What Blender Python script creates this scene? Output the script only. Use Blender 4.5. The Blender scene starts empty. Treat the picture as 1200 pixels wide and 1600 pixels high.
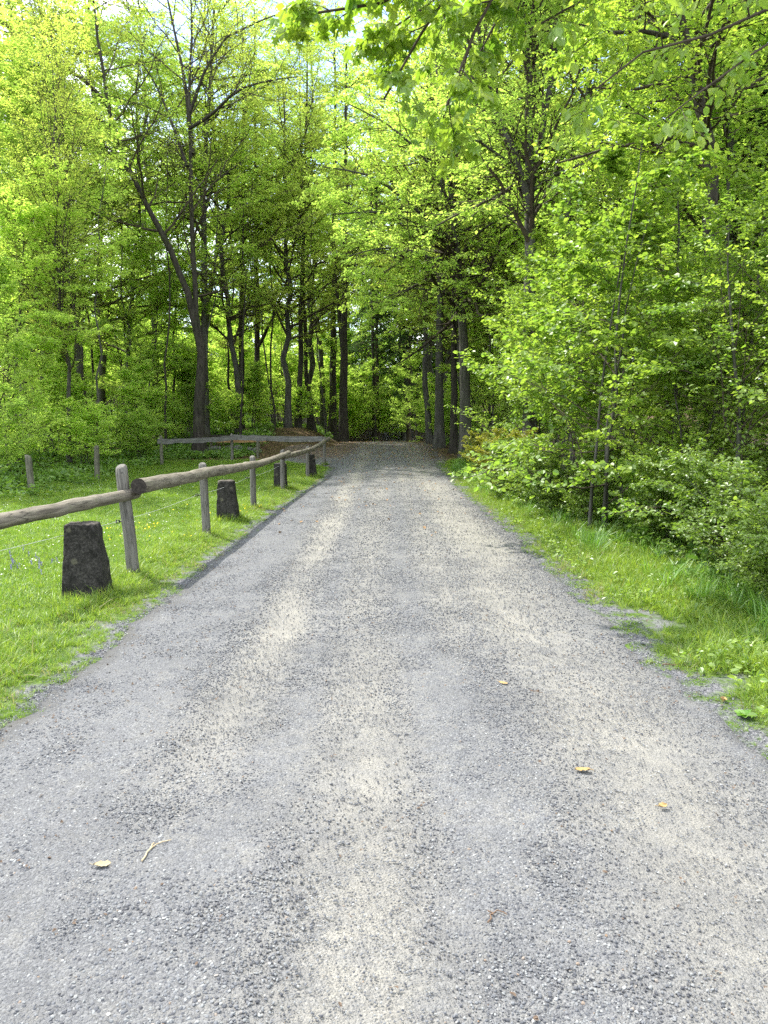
import bpy, math
import numpy as np
from mathutils import Vector

R = np.random.default_rng(11)
SC = bpy.context.scene
COL = SC.collection
PI = math.pi

# ------------------------------------------------------------------ camera, sky, sun, exposure
CAM_H = 1.6
PITCH = math.atan(140 / 1200)
cam_d = bpy.data.cameras.new('camera')
cam_d.sensor_fit = 'VERTICAL'
cam_d.sensor_height = 36.0
cam_d.lens = 27.0
cam_d.clip_start = 0.05
cam_d.clip_end = 1500
cam = bpy.data.objects.new('camera', cam_d)
COL.objects.link(cam)
cam.location = (0, 0, CAM_H)
cam.rotation_euler = (PI / 2 - PITCH, 0, 0)
SC.camera = cam

SUN_AZ, SUN_EL = math.radians(-51), math.radians(56)     # azimuth from +Y, negative = to the left
world = bpy.data.worlds.new('World')
SC.world = world
world.use_nodes = True
wn, wl = world.node_tree.nodes, world.node_tree.links
wn.clear()
wo = wn.new('ShaderNodeOutputWorld')
wb = wn.new('ShaderNodeBackground')
wb.inputs['Strength'].default_value = 0.15
sky = wn.new('ShaderNodeTexSky')
sky.sky_type = 'NISHITA'
sky.sun_disc = False
sky.sun_elevation = SUN_EL
sky.sun_rotation = SUN_AZ % (2 * PI)
sky.altitude = 600
wtc = wn.new('ShaderNodeTexCoord')
wno = wn.new('ShaderNodeTexNoise')
wno.inputs['Scale'].default_value = 3.4
wno.inputs['Detail'].default_value = 7
wno.inputs['Roughness'].default_value = 0.58
wmap = wn.new('ShaderNodeMapping')
wmap.inputs['Scale'].default_value = (1, 1, 1.9)
wmap.inputs['Location'].default_value = (0.35, 0.1, 0.0)
wr = wn.new('ShaderNodeValToRGB')
wr.color_ramp.elements[0].position = 0.40
wr.color_ramp.elements[1].position = 0.58
wmx = wn.new('ShaderNodeMix')
wmx.data_type = 'RGBA'
wmx.inputs['B'].default_value = (8, 8.2, 8.5, 1)
wl.new(wtc.outputs['Generated'], wmap.inputs['Vector'])
wl.new(wmap.outputs['Vector'], wno.inputs['Vector'])
wl.new(wno.outputs['Fac'], wr.inputs['Fac'])
wvm = wn.new('ShaderNodeVectorMath'); wvm.operation = 'DOT_PRODUCT'
wvm.inputs[1].default_value = Vector((-.095, 1.064, .495)).normalized()
wr2 = wn.new('ShaderNodeValToRGB')
wr2.color_ramp.elements[0].position = .975; wr2.color_ramp.elements[0].color = (1, 1, 1, 1)
wr2.color_ramp.elements[1].position = .997; wr2.color_ramp.elements[1].color = (.0, .0, .0, 1)
wmu = wn.new('ShaderNodeMath'); wmu.operation = 'MULTIPLY'
wl.new(wtc.outputs['Generated'], wvm.inputs[0]); wl.new(wvm.outputs['Value'], wr2.inputs['Fac'])
wl.new(wr.outputs['Color'], wmu.inputs[0]); wl.new(wr2.outputs['Color'], wmu.inputs[1])
wl.new(wmu.outputs[0], wmx.inputs['Factor'])
wl.new(sky.outputs['Color'], wmx.inputs['A'])
wl.new(wmx.outputs['Result'], wb.inputs['Color'])
wl.new(wb.outputs['Background'], wo.inputs['Surface'])

sun_d = bpy.data.lights.new('sun', 'SUN')
sun_d.energy = 3.0
sun_d.angle = math.radians(0.53)
sun_d.color = (1.0, 0.955, 0.88)
sun = bpy.data.objects.new('sun', sun_d)
COL.objects.link(sun)
SUN_V = Vector((math.sin(SUN_AZ) * math.cos(SUN_EL), math.cos(SUN_AZ) * math.cos(SUN_EL), math.sin(SUN_EL)))
sun.rotation_euler = SUN_V.to_track_quat('Z', 'Y').to_euler()
sun.location = (-30, 20, 40)

SC.view_settings.view_transform = 'Standard'
SC.view_settings.look = 'None'
SC.view_settings.gamma = 1.0
SC.view_settings.use_curve_mapping = False
SC.view_settings.exposure = 1.74

SC.render.engine = 'CYCLES'
cy = SC.cycles
cy.max_bounces = 9
cy.diffuse_bounces = 7
cy.glossy_bounces = 2
cy.transmission_bounces = 6
cy.transparent_max_bounces = 8
cy.caustics_reflective = False
cy.caustics_refractive = False
cy.sample_clamp_indirect = 5
cy.use_denoising = False
cy.use_adaptive_sampling = False
SC.render.use_persistent_data = False


# ------------------------------------------------------------------ helpers: numbers
def sstep(a, b, x):
    t = np.clip((np.asarray(x, float) - a) / (b - a), 0, 1)
    return t * t * (3 - 2 * t)


def unit(v):
    return v / np.maximum(np.linalg.norm(v, axis=-1, keepdims=True), 1e-9)


_lat = np.random.default_rng(5).random((64, 64))


def vnoise(x, y):
    """smooth 2-D value noise, 0..1, one cell per unit"""
    x = np.asarray(x, float); y = np.asarray(y, float)
    xi = np.floor(x).astype(int); yi = np.floor(y).astype(int)
    fx = x - xi; fy = y - yi
    fx = fx * fx * (3 - 2 * fx); fy = fy * fy * (3 - 2 * fy)
    g = lambda a, b: _lat[a % 64, b % 64]
    return (g(xi, yi) * (1 - fx) * (1 - fy) + g(xi + 1, yi) * fx * (1 - fy)
            + g(xi, yi + 1) * (1 - fx) * fy + g(xi + 1, yi + 1) * fx * fy)


def fbm(x, y):
    return (vnoise(x, y) + .5 * vnoise(2.1 * x + 9, 2.1 * y + 4) + .25 * vnoise(4.3 * x + 3, 4.3 * y + 17)) / 1.75


def road_left(y):
    e = -2.06 + .3 * sstep(12, 23, y)
    e = e - 2.6 * sstep(26, 29.5, y) + 1.9 * sstep(33.5, 37, y)
    return e + .16 * (fbm(y * 1.3 + 50, 2.0) - .5) + .10 * (vnoise(y * 5.2, 7.0) - .5) - 9 * sstep(44, 70, y)


def road_right(y):
    return (1.86 + .05 * sstep(5, 10, y) + .5 * sstep(30, 40, y) + .2 * (fbm(y * 1.1 + 11, 31.0) - .5)
            + .12 * (vnoise(y * 4.7, 71.0) - .5) - 9 * sstep(44, 70, y))


def height(x, y):
    x = np.asarray(x, float); y = np.asarray(y, float)
    z = .55 * sstep(20, 42, y) - .035 * np.clip(y - 43, 0, 40)
    z = z + .75 * sstep(31, 40, y) * sstep(-2.6, -4.6, x) * (1 - .6 * sstep(-14, -26, x))
    z = z + 7.5 * sstep(54, 100, y) + 1.2 * sstep(44, 60, y) * sstep(-4, -12, x)
    z = z + .14 * np.exp(-((x + 3.6) / 1.2) ** 2 - ((y - 38.5) / 3.2) ** 2)
    z = z + .55 * sstep(-8.6, -14, x)
    z = z - .10 * sstep(-2.6, -3.6, x) * (1 - sstep(-7.5, -8.6, x)) * (1 - sstep(24, 30, y))
    z = z - .45 * sstep(3.0, 5.2, x) * (1 - sstep(14, 30, x))
    off = np.clip(np.maximum(-2.3 - x, x - 2.2), 0, 1)
    z = z + off * .16 * (fbm(x * .45, y * .45) - .5)
    z = z + .9 * sstep(60, 130, np.hypot(x, y)) * (fbm(x * .03, y * .03) - .3) * 4
    # camber, wheel tracks
    c = np.clip(np.abs(x) / 2.0, 0, 1)
    z = z - .05 * c ** 2 * (1 - sstep(3, 3.5, np.abs(x)))
    return z


def hz(x, y):
    return float(height(x, y))


def ray(px, py):
    u = (px - 600) / 1200; v = (800 - py) / 1200
    cp, sp = math.cos(PITCH), math.sin(PITCH)
    return np.array([u, cp + v * sp, -sp + v * cp])


def at(px, py, d):
    """point on the sight line of photo pixel (px, py) at ground distance d"""
    r = ray(px, py)
    r = r * (d / r[1])
    return np.array([r[0], d, CAM_H + r[2]])


def ground_at(px, py):
    r = ray(px, py)
    t = 1.0
    for _ in range(4000):
        p = r * t
        if CAM_H + p[2] <= hz(p[0], p[1]):
            break
        t += .02
    return np.array([p[0], p[1], hz(p[0], p[1])])


# ------------------------------------------------------------------ helpers: meshes and objects
def make_mesh(name, V, faces, mats=(), attrs=None, smooth=False, matidx=None):
    me = bpy.data.meshes.new(name)
    V = np.asarray(V, np.float32).reshape(-1, 3)
    faces = [np.asarray(f, np.int32) for f in faces if len(f)]
    loops = np.concatenate([f.ravel() for f in faces])
    sizes = np.concatenate([np.full(len(f), f.shape[1], np.int32) for f in faces])
    starts = np.concatenate([[0], np.cumsum(sizes)[:-1]]).astype(np.int32)
    me.vertices.add(len(V)); me.vertices.foreach_set('co', V.ravel())
    me.loops.add(len(loops)); me.loops.foreach_set('vertex_index', loops)
    me.polygons.add(len(sizes)); me.polygons.foreach_set('loop_start', starts)
    if matidx is not None:
        me.polygons.foreach_set('material_index', np.asarray(matidx, np.int32))
    me.polygons.foreach_set('use_smooth', np.full(len(sizes), bool(smooth)))
    me.update(calc_edges=True)
    for k, a in (attrs or {}).items():
        at_ = me.attributes.new(k, 'FLOAT', 'POINT')
        at_.data.foreach_set('value', np.asarray(a, np.float32))
    for m in mats:
        me.materials.append(m)
    return me


def obj(name, me, parent=None, loc=None, rot=None, scale=None, **props):
    o = bpy.data.objects.new(name, me)
    COL.objects.link(o)
    if parent is not None:
        o.parent = parent
    if loc is not None:
        o.location = loc
    if rot is not None:
        o.rotation_euler = rot
    if scale is not None:
        o.scale = scale if hasattr(scale, '__len__') else (scale,) * 3
    for k, v in props.items():
        if v is not None:
            o[k] = v
    return o


def thing(name, label, category, loc=(0, 0, 0), rot=(0, 0, 0), scale=1.0, group=None):
    o = obj(name, None, None, loc, rot, scale, label=label, category=category, group=group)
    o.empty_display_size = .2
    return o


class Bag:
    """collects vertices and faces of one mesh"""
    def __init__(self):
        self.V, self.F, self.n, self.A = [], {}, 0, []

    def add(self, V, F, tint=None):
        V = np.asarray(V, float).reshape(-1, 3)
        F = np.asarray(F, int)
        self.V.append(V)
        self.F.setdefault(F.shape[1], []).append(F + self.n)
        self.n += len(V)
        self.A.append(np.full(len(V), .5) if tint is None else np.broadcast_to(tint, (len(V),)))

    def mesh(self, name, mats, smooth=False, tint=True):
        return make_mesh(name, np.concatenate(self.V), [np.concatenate(f) for f in self.F.values()], mats,
                         {'tint': np.concatenate(self.A)} if tint else None, smooth)


def tubes(bag, P, Rr, sides, cap=False, rough=0.0, rng=R):
    """P (n,k,3) centre lines, Rr (n,k) radii -> quads"""
    P = np.asarray(P, float); Rr = np.asarray(Rr, float)
    n, k, _ = P.shape
    T = np.gradient(P, axis=1) if k > 2 else np.repeat(P[:, 1:] - P[:, :1], 2, axis=1)
    T = unit(T)
    ref = np.where(np.abs(T[:, :1, 2:3]) > .8, np.array([1., 0, 0]), np.array([0, 0, 1.]))
    A = unit(np.cross(T, ref)); B = np.cross(T, A)
    th = np.linspace(0, 2 * PI, sides, endpoint=False)
    rr = Rr[:, :, None] * np.ones(sides)
    if rough:
        rr = rr * (1 + rough * rng.normal(size=rr.shape))
    V = P[:, :, None, :] + rr[..., None] * (A[:, :, None] * np.cos(th)[:, None] + B[:, :, None] * np.sin(th)[:, None])
    idx = np.arange(n * k * sides).reshape(n, k, sides)
    nx = np.roll(idx, -1, axis=2)
    F = np.stack([idx[:, :-1], nx[:, :-1], nx[:, 1:], idx[:, 1:]], -1).reshape(-1, 4)
    bag.add(V, F)
    if cap:
        for i in range(n):
            for j, o in ((0, 1), (k - 1, 0)):
                ring = V[i, j]
                c = ring.mean(0)
                vv = np.vstack([ring, c])
                a = np.arange(sides)
                f = np.stack([a, np.roll(a, -1), np.full(sides, sides)], -1)
                bag.add(vv, f if o == 0 else f[:, ::-1])


def line_at(P, t):
    """position and tangent on lines P (n,k,3) at t (n,m)"""
    n, k, _ = P.shape
    s = np.clip(t, 0, 1) * (k - 1)
    i = np.minimum(s.astype(int), k - 2)
    f = (s - i)[..., None]
    r = np.arange(n)[:, None]
    a, b = P[r, i], P[r, i + 1]
    return a + (b - a) * f, unit(b - a), i, f[..., 0]


def grow(start, direc, length, k, bend, wob, rng):
    n = len(start)
    s = np.linspace(0, 1, k)[None, :, None]
    L = np.asarray(length, float)[:, None, None]
    P = start[:, None] + direc[:, None] * L * s + np.asarray(bend)[..., None, :] * L * s ** 2
    w = rng.normal(size=(n, k, 3)); w[:, 0] = 0
    return P + np.cumsum(w, 1) * wob * L / k


def kids(P, rad, nper, t0, t1, ang, angsd, lfun, mode, k, bend, wob, rng, rfac=.55, flat=.25, up=0.0):
    """children on lines P; lfun(t, parent length) gives lengths. returns lines, radii, parent index"""
    n = len(P)
    t = t0 + (t1 - t0) * (np.arange(nper)[None] + rng.random((n, nper))) / nper
    pos, tan, i, f = line_at(P, t)
    rr = rad[np.arange(n)[:, None], i] * (1 - f) + rad[np.arange(n)[:, None], np.minimum(i + 1, rad.shape[1] - 1)] * f
    plen = np.linalg.norm(P[:, -1] - P[:, 0], axis=1)
    L = lfun(t, plen[:, None]) * rng.uniform(.75, 1.25, t.shape)
    upv = np.array([0, 0, 1.])
    side = np.cross(tan, upv)
    bad = np.linalg.norm(side, axis=-1) < .15
    side[bad] = rng.normal(size=(bad.sum(), 3))
    side = unit(side)
    oth = np.cross(side, tan)
    a = np.radians(rng.normal(ang, angsd, t.shape))[..., None]
    if mode == 'flat':
        sg = np.where((np.arange(nper)[None] + rng.integers(0, 2, (n, 1))) % 2 == 0, 1., -1.)[..., None]
        ph = rng.normal(0, flat, t.shape)[..., None]
        lat = side * sg * np.cos(ph) + oth * np.sin(ph)
    else:
        ph = (np.arange(nper)[None] * 2.39996 + rng.uniform(0, 6.28, (n, 1)) + rng.normal(0, .35, t.shape))[..., None]
        lat = side * np.cos(ph) + oth * np.sin(ph)
    d = unit(tan * np.cos(a) + lat * np.sin(a) + upv * up)
    pos = pos.reshape(-1, 3); d = d.reshape(-1, 3); L = L.ravel()
    Q = grow(pos, d, L, k, np.asarray(bend) + rng.normal(0, .06, (len(pos), 3)), wob, rng)
    r0 = np.minimum(rr.ravel() * rfac, L * .03 + .004)
    rad2 = r0[:, None] * np.linspace(1, .35, k)[None]
    return Q, rad2, np.repeat(np.arange(n), nper)


LEAF_SHAPES = {
    # outline points (along, across, fold) ; faces
    'far': (np.array([[0, 0, 0], [.45, .36, .08], [1, 0, -.06], [.45, -.36, .08]]), np.array([[0, 3, 2, 1]])),
    'oval': (np.array([[0, 0, 0], [.28, .30, .07], [.66, .29, .05], [1, 0, -.10], [.66, -.29, .05], [.28, -.30, .07]]),
             np.array([[0, 3, 2, 1], [0, 5, 4, 3]])),
    'round': (np.array([[0, 0, 0], [.22, .42, .08], [.70, .40, .04], [1.02, 0, -.12], [.70, -.40, .04], [.22, -.42, .08]]),
              np.array([[0, 3, 2, 1], [0, 5, 4, 3]])),
    'maple': (np.array([[0, 0, 0], [-.08, .38, -.05], [.30, .58, -.12], [.40, .26, .02], [.72, .42, -.10], [.70, .14, .0], [1.0, 0, -.16],
                        [.70, -.14, .0], [.72, -.42, -.10], [.40, -.26, .02], [.30, -.58, -.12], [-.08, -.38, -.05]]),
              np.array([[0, 3, 2, 1], [0, 6, 5, 3], [3, 5, 4, 4], [0, 9, 7, 6], [0, 11, 10, 9], [9, 8, 7, 7]])),
}


def leaves(bag, pos, direc, normal, size, shape, tint):
    V0, F0 = LEAF_SHAPES[shape]
    x = unit(direc)
    y = unit(np.cross(normal, x))
    z = np.cross(x, y)
    s = size[:, None, None]
    V = pos[:, None] + s * (x[:, None] * V0[None, :, :1] + y[:, None] * V0[None, :, 1:2] + z[:, None] * V0[None, :, 2:])
    m = len(V0)
    base = (np.arange(len(pos)) * m)[:, None, None]
    F = (F0[None] + base).reshape(-1, F0.shape[1])
    tt = np.repeat(tint, m)
    if shape == 'maple':
        tri = F[:, 2] == F[:, 3]
        bag.add(V, F[~tri], tt)
        bag.F.setdefault(3, []).append(F[tri][:, :3] + bag.n - len(pos) * m)
    else:
        bag.add(V, F, tt)


def leaf_twigs(bag, P, per, size, shape, rng, t0=.1, droop=.25, tilt=.45, spread=.04, tint0=None, sizesd=.30):
    """leaves alternating along twigs P"""
    n = len(P)
    t = t0 + (1.03 - t0) * (np.arange(per)[None] + rng.random((n, per))) / per
    pos, tan, _, _ = line_at(P, t)
    up = np.array([0, 0, 1.])
    side = unit(np.cross(tan, up) + rng.normal(0, .15, tan.shape))
    sg = np.where(np.arange(per)[None] % 2 == 0, 1., -1.)[..., None]
    a = np.radians(rng.normal(48, 18, t.shape))[..., None]
    d = tan * np.cos(a) + side * sg * np.sin(a) + rng.normal(0, .2, tan.shape)
    d[..., 2] -= droop
    nrm = up + rng.normal(0, tilt, tan.shape)
    pos = pos + rng.normal(0, spread, pos.shape)
    tt = (rng.random(n)[:, None] if tint0 is None else tint0[:, None]) * .55 + .45 * rng.random(t.shape)
    sz = size * np.clip(rng.normal(1, sizesd, t.shape), .45, 1.6)
    leaves(bag, pos.reshape(-1, 3), d.reshape(-1, 3), nrm.reshape(-1, 3), sz.ravel(), shape, tt.ravel())


# ------------------------------------------------------------------ helpers: materials
def new_mat(name):
    m = bpy.data.materials.new(name)
    m.use_nodes = True
    nt = m.node_tree
    nt.nodes.clear()
    return m, nt.nodes, nt.links


def node(N, typ, **kw):
    n = N.new(typ)
    for k, v in kw.items():
        if k.startswith('in_'):
            n.inputs[k[3:]].default_value = v
        else:
            setattr(n, k, v)
    return n


def mixc(N, L, fac, a, b, blend='MIX'):
    m = N.new('ShaderNodeMix'); m.data_type = 'RGBA'; m.blend_type = blend; m.clamp_factor = True
    for sock, v in ((m.inputs['Factor'], fac), (m.inputs['A'], a), (m.inputs['B'], b)):
        if isinstance(v, bpy.types.NodeSocket):
            L.new(v, sock)
        elif isinstance(v, (int, float)):
            sock.default_value = v
        else:
            sock.default_value = (*v, 1) if len(v) == 3 else v
    return m.outputs['Result']


def mth(N, L, op, a, b=None, c=None, clamp=False):
    m = N.new('ShaderNodeMath'); m.operation = op; m.use_clamp = clamp
    for i, v in enumerate((a, b, c)):
        if v is None:
            continue
        if isinstance(v, bpy.types.NodeSocket):
            L.new(v, m.inputs[i])
        else:
            m.inputs[i].default_value = v
    return m.outputs[0]


def ramp(N, L, fac, stops):
    r = N.new('ShaderNodeValToRGB')
    el = r.color_ramp.elements
    while len(el) < len(stops):
        el.new(.5)
    for e, (p, c) in zip(el, stops):
        e.position = p
        e.color = (*c, 1) if hasattr(c, '__len__') else (c, c, c, 1)
    L.new(fac, r.inputs['Fac'])
    return r.outputs['Color']


def noise(N, L, vec, scale, detail=4, rough=.55, dist=0.0):
    n = node(N, 'ShaderNodeTexNoise', in_Scale=scale, in_Detail=detail, in_Roughness=rough, in_Distortion=dist)
    if vec is not None:
        L.new(vec, n.inputs['Vector'])
    return n.outputs['Fac']


def leaf_mat(name, c_lo, c_hi, trans=1.25, tr_tint=(1.04, 1.08, .62), gloss=.035, tfac=.5, vary=.12):
    m, N, L = new_mat(name)
    out = N.new('ShaderNodeOutputMaterial')
    a = node(N, 'ShaderNodeAttribute', attribute_name='tint')
    oi = N.new('ShaderNodeObjectInfo')
    f = mth(N, L, 'ADD', a.outputs['Fac'], mth(N, L, 'MULTIPLY', mth(N, L, 'SUBTRACT', oi.outputs['Random'], .5), .4), clamp=True)
    base = mixc(N, L, f, c_lo, c_hi)
    hsv = N.new('ShaderNodeHueSaturation')
    L.new(base, hsv.inputs['Color'])
    L.new(mth(N, L, 'ADD', 1 - vary, mth(N, L, 'MULTIPLY', oi.outputs['Random'], 2 * vary)), hsv.inputs['Value'])
    base = hsv.outputs['Color']
    df = N.new('ShaderNodeBsdfDiffuse'); L.new(base, df.inputs['Color'])
    tr = N.new('ShaderNodeBsdfTranslucent')
    L.new(mixc(N, L, 1.0, base, tuple(trans * v for v in tr_tint), 'MULTIPLY'), tr.inputs['Color'])
    mx = N.new('ShaderNodeMixShader'); mx.inputs[0].default_value = tfac
    L.new(df.outputs[0], mx.inputs[1]); L.new(tr.outputs[0], mx.inputs[2])
    if gloss:
        gl = N.new('ShaderNodeBsdfGlossy'); gl.inputs['Roughness'].default_value = .42
        gl.inputs['Color'].default_value = (.9, .95, .9, 1)
        m2 = N.new('ShaderNodeMixShader'); m2.inputs[0].default_value = gloss
        L.new(mx.outputs[0], m2.inputs[1]); L.new(gl.outputs[0], m2.inputs[2])
        L.new(m2.outputs[0], out.inputs['Surface'])
    else:
        L.new(mx.outputs[0], out.inputs['Surface'])
    return m


def bark_mat(name, dark, light, moss=(.05, .065, .025), mossamt=.35, zs=.22, scale=9.0, bump=.6):
    m, N, L = new_mat(name)
    out = N.new('ShaderNodeOutputMaterial')
    bs = node(N, 'ShaderNodeBsdfPrincipled', in_Roughness=.9)
    bs.inputs['Specular IOR Level'].default_value = .15
    tc = N.new('ShaderNodeTexCoord')
    mp = node(N, 'ShaderNodeMapping'); mp.inputs['Scale'].default_value = (1, 1, zs)
    L.new(tc.outputs['Object'], mp.inputs['Vector'])
    n1 = noise(N, L, mp.outputs[0], scale, 6, .65, .4)
    n2 = noise(N, L, tc.outputs['Object'], 1.6, 4, .6)
    n3 = noise(N, L, tc.outputs['Object'], 26, 3, .6)
    c = ramp(N, L, n1, [(.30, dark), (.72, light)])
    c = mixc(N, L, mth(N, L, 'MULTIPLY', ramp(N, L, n2, [(.45, 0.0), (.66, 1.0)]), mossamt), c, moss)
    c = mixc(N, L, mth(N, L, 'MULTIPLY', ramp(N, L, n3, [(.60, 0.0), (.72, 1.0)]), .3), c, tuple(1.5 * v for v in light))
    L.new(c, bs.inputs['Base Color'])
    bp = node(N, 'ShaderNodeBump', in_Strength=bump, in_Distance=.03)
    L.new(n1, bp.inputs['Height']); L.new(bp.outputs[0], bs.inputs['Normal'])
    L.new(bs.outputs[0], out.inputs['Surface'])
    return m


def plain_mat(name, c1, c2, scale=20, rough=.85, bump=.3, dist=.01, zs=1.0):
    m, N, L = new_mat(name)
    out = N.new('ShaderNodeOutputMaterial')
    bs = node(N, 'ShaderNodeBsdfPrincipled', in_Roughness=rough)
    bs.inputs['Specular IOR Level'].default_value = .2
    tc = N.new('ShaderNodeTexCoord')
    mp = N.new('ShaderNodeMapping'); mp.inputs['Scale'].default_value = (1, 1, zs)
    L.new(tc.outputs['Object'], mp.inputs['Vector'])
    n1 = noise(N, L, mp.outputs[0], scale, 5, .6)
    L.new(ramp(N, L, n1, [(.3, c1), (.7, c2)]), bs.inputs['Base Color'])
    bp = node(N, 'ShaderNodeBump', in_Strength=bump, in_Distance=dist)
    L.new(n1, bp.inputs['Height']); L.new(bp.outputs[0], bs.inputs['Normal'])
    L.new(bs.outputs[0], out.inputs['Surface'])
    return m


M = {}
M['beech_leaf'] = leaf_mat('beech_leaf', (0.145, 0.256, 0.038), (0.296, 0.371, 0.066), trans=1.6, tfac=.55)
M['far_leaf'] = leaf_mat('far_leaf', (0.238, 0.352, 0.087), (0.373, 0.452, 0.126), trans=1.88, gloss=0, tfac=.6)
M['yellow_leaf'] = leaf_mat('yellow_leaf', (0.259, 0.342, 0.077), (0.363, 0.412, 0.109), trans=1.5, gloss=0, tfac=.58)
M['maple_leaf'] = leaf_mat('maple_leaf', (0.128, 0.247, 0.028), (0.300, 0.371, 0.048), trans=1.5)
M['bramble_leaf'] = leaf_mat('bramble_leaf', (.12, .21, .03), (.25, .34, .055), trans=1.4, gloss=.05)
M['bronze_leaf'] = leaf_mat('bronze_leaf', (.22, .27, .025), (.34, .29, .05), trans=1.2)
M['needle'] = leaf_mat('needle', (.04, .08, .03), (.08, .14, .05), trans=1.0, gloss=0)
M['grass'] = leaf_mat('grass_blade', (0.106, 0.220, 0.026), (0.273, 0.343, 0.053), trans=1.2, gloss=.03)
M['deep_grass'] = leaf_mat('tuft_blade', (0.079, 0.202, 0.026), (0.194, 0.334, 0.053), trans=1.2, gloss=.05)
M['herb'] = leaf_mat('herb_leaf', (.08, .17, .03), (.19, .30, .05), trans=1.1, gloss=.03)
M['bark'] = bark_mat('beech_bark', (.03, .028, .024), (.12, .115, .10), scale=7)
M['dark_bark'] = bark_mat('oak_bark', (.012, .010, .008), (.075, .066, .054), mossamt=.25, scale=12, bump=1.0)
M['spruce_bark'] = bark_mat('spruce_bark', (.035, .026, .02), (.12, .095, .075), mossamt=.2)
M['twig'] = plain_mat('twig_bark', (.035, .028, .02), (.08, .065, .045), 12)


# ------------------------------------------------------------------ the ground
def axis(*segs):
    out = []
    for a, b, st in segs:
        out.append(np.arange(a, b - 1e-6, st))
    out.append([segs[-1][1]])
    return np.concatenate(out)


def grid_mesh(name, X, Y, Z, mats, attrs=None):
    r, c = X.shape
    idx = np.arange(r * c).reshape(r, c)
    F = np.stack([idx[:-1, :-1], idx[:-1, 1:], idx[1:, 1:], idx[1:, :-1]], -1).reshape(-1, 4)
    return make_mesh(name, np.stack([X, Y, Z], -1), [F], mats, {k: v.ravel() for k, v in (attrs or {}).items()}, True)


def ground_material():
    m, N, L = new_mat('forest_ground')
    out = N.new('ShaderNodeOutputMaterial')
    bs = node(N, 'ShaderNodeBsdfPrincipled', in_Roughness=.95)
    bs.inputs['Specular IOR Level'].default_value = .1
    geo = N.new('ShaderNodeNewGeometry')
    P = geo.outputs['Position']
    A = lambda n: node(N, 'ShaderNodeAttribute', attribute_name=n).outputs['Fac']
    n1 = noise(N, L, P, 2.2, 6, .65)
    n2 = noise(N, L, P, 22, 5, .7)
    n3 = noise(N, L, P, 70, 3, .6)
    litter = ramp(N, L, n2, [(.30, (.03, .021, .013)), (.55, (.085, .056, .032)), (.75, (.19, .125, .07))])
    grass = ramp(N, L, n2, [(.28, (.03, .05, .012)), (.55, (.075, .125, .022)), (.78, (.15, .20, .05))])
    gravel = ramp(N, L, n3, [(.30, (.06, .06, .066)), (.55, (.15, .15, .157)), (.75, (.26, .255, .25))])
    soil = mixc(N, L, ramp(N, L, n1, [(.42, 0.0), (.62, 1.0)]), litter, (.10, .13, .03))
    c = mixc(N, L, A('w_grass'), mixc(N, L, .75, soil, litter), grass)
    gfac = mth(N, L, 'MULTIPLY', A('w_gravel'), ramp(N, L, noise(N, L, P, 3.2, 5, .7), [(.42, 0.0), (.55, 1.0)]))
    c = mixc(N, L, gfac, c, gravel)
    L.new(c, bs.inputs['Base Color'])
    bp = node(N, 'ShaderNodeBump', in_Strength=.8, in_Distance=.03)
    L.new(n2, bp.inputs['Height']); L.new(bp.outputs[0], bs.inputs['Normal'])
    L.new(bs.outputs[0], out.inputs['Surface'])
    return m


gx = axis((-400, -60, 40), (-60, -20, 2), (-20, -9, .5), (-9, 6, .15), (6, 20, .5), (20, 60, 2), (60, 400, 40))
gy = axis((-80, -4, 4), (-4, 0, .5), (0, 20, .15), (20, 46, .3), (46, 90, 2), (90, 600, 30))
GX, GY = np.meshgrid(gx, gy)
GZ = height(GX, GY)
inroad = (GX > road_left(GY) + .1) & (GX < road_right(GY) - .1)
GZ = GZ - .03 * inroad
w_grass = sstep(-9.3, -8.2, GX) * (1 - sstep(27, 30, GY)) * (1 - sstep(2.9, 3.8, GX))
w_grass = np.maximum(w_grass, sstep(1.5, 2, GX) * (1 - sstep(3.0, 3.8, GX)) * (1 - sstep(24, 30, GY)))
w_gravel = (sstep(-2.75, -2.15, GX) * (GX < 0) * (1 - sstep(22, 30, GY))
            + (GX > 0) * (1 - sstep(2.1, 2.6 + 1.0 * (1 - sstep(4.2, 8, GY)), GX)))
obj('ground', grid_mesh('ground', GX, GY, GZ, [ground_material()], {'w_grass': w_grass, 'w_gravel': w_gravel}), kind='structure')


# ------------------------------------------------------------------ the gravel road
TRACKS = ((-.90, .30, .95, 2.9), (-.14, .34, .52, 0.0), (.55, .25, .55, 4.5), (1.22, .52, .95, 0.0))


def dust_weight(x, y):
    w = np.zeros_like(np.asarray(x, float))
    xx = x + .35 * (fbm(x * .8 + 3, y * .22) - .5)
    for c, s, a, y0 in TRACKS:
        fade = sstep(y0 * .8, y0 + 1.6, y) if y0 else 1.0
        w = np.maximum(w, a * np.exp(-((xx - c) / s) ** 2) * fade)
    w = w * (.25 + 1.45 * fbm(x * 1.5 + 20, y * .5 + 8))
    return np.clip(w, 0, 1)


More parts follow.
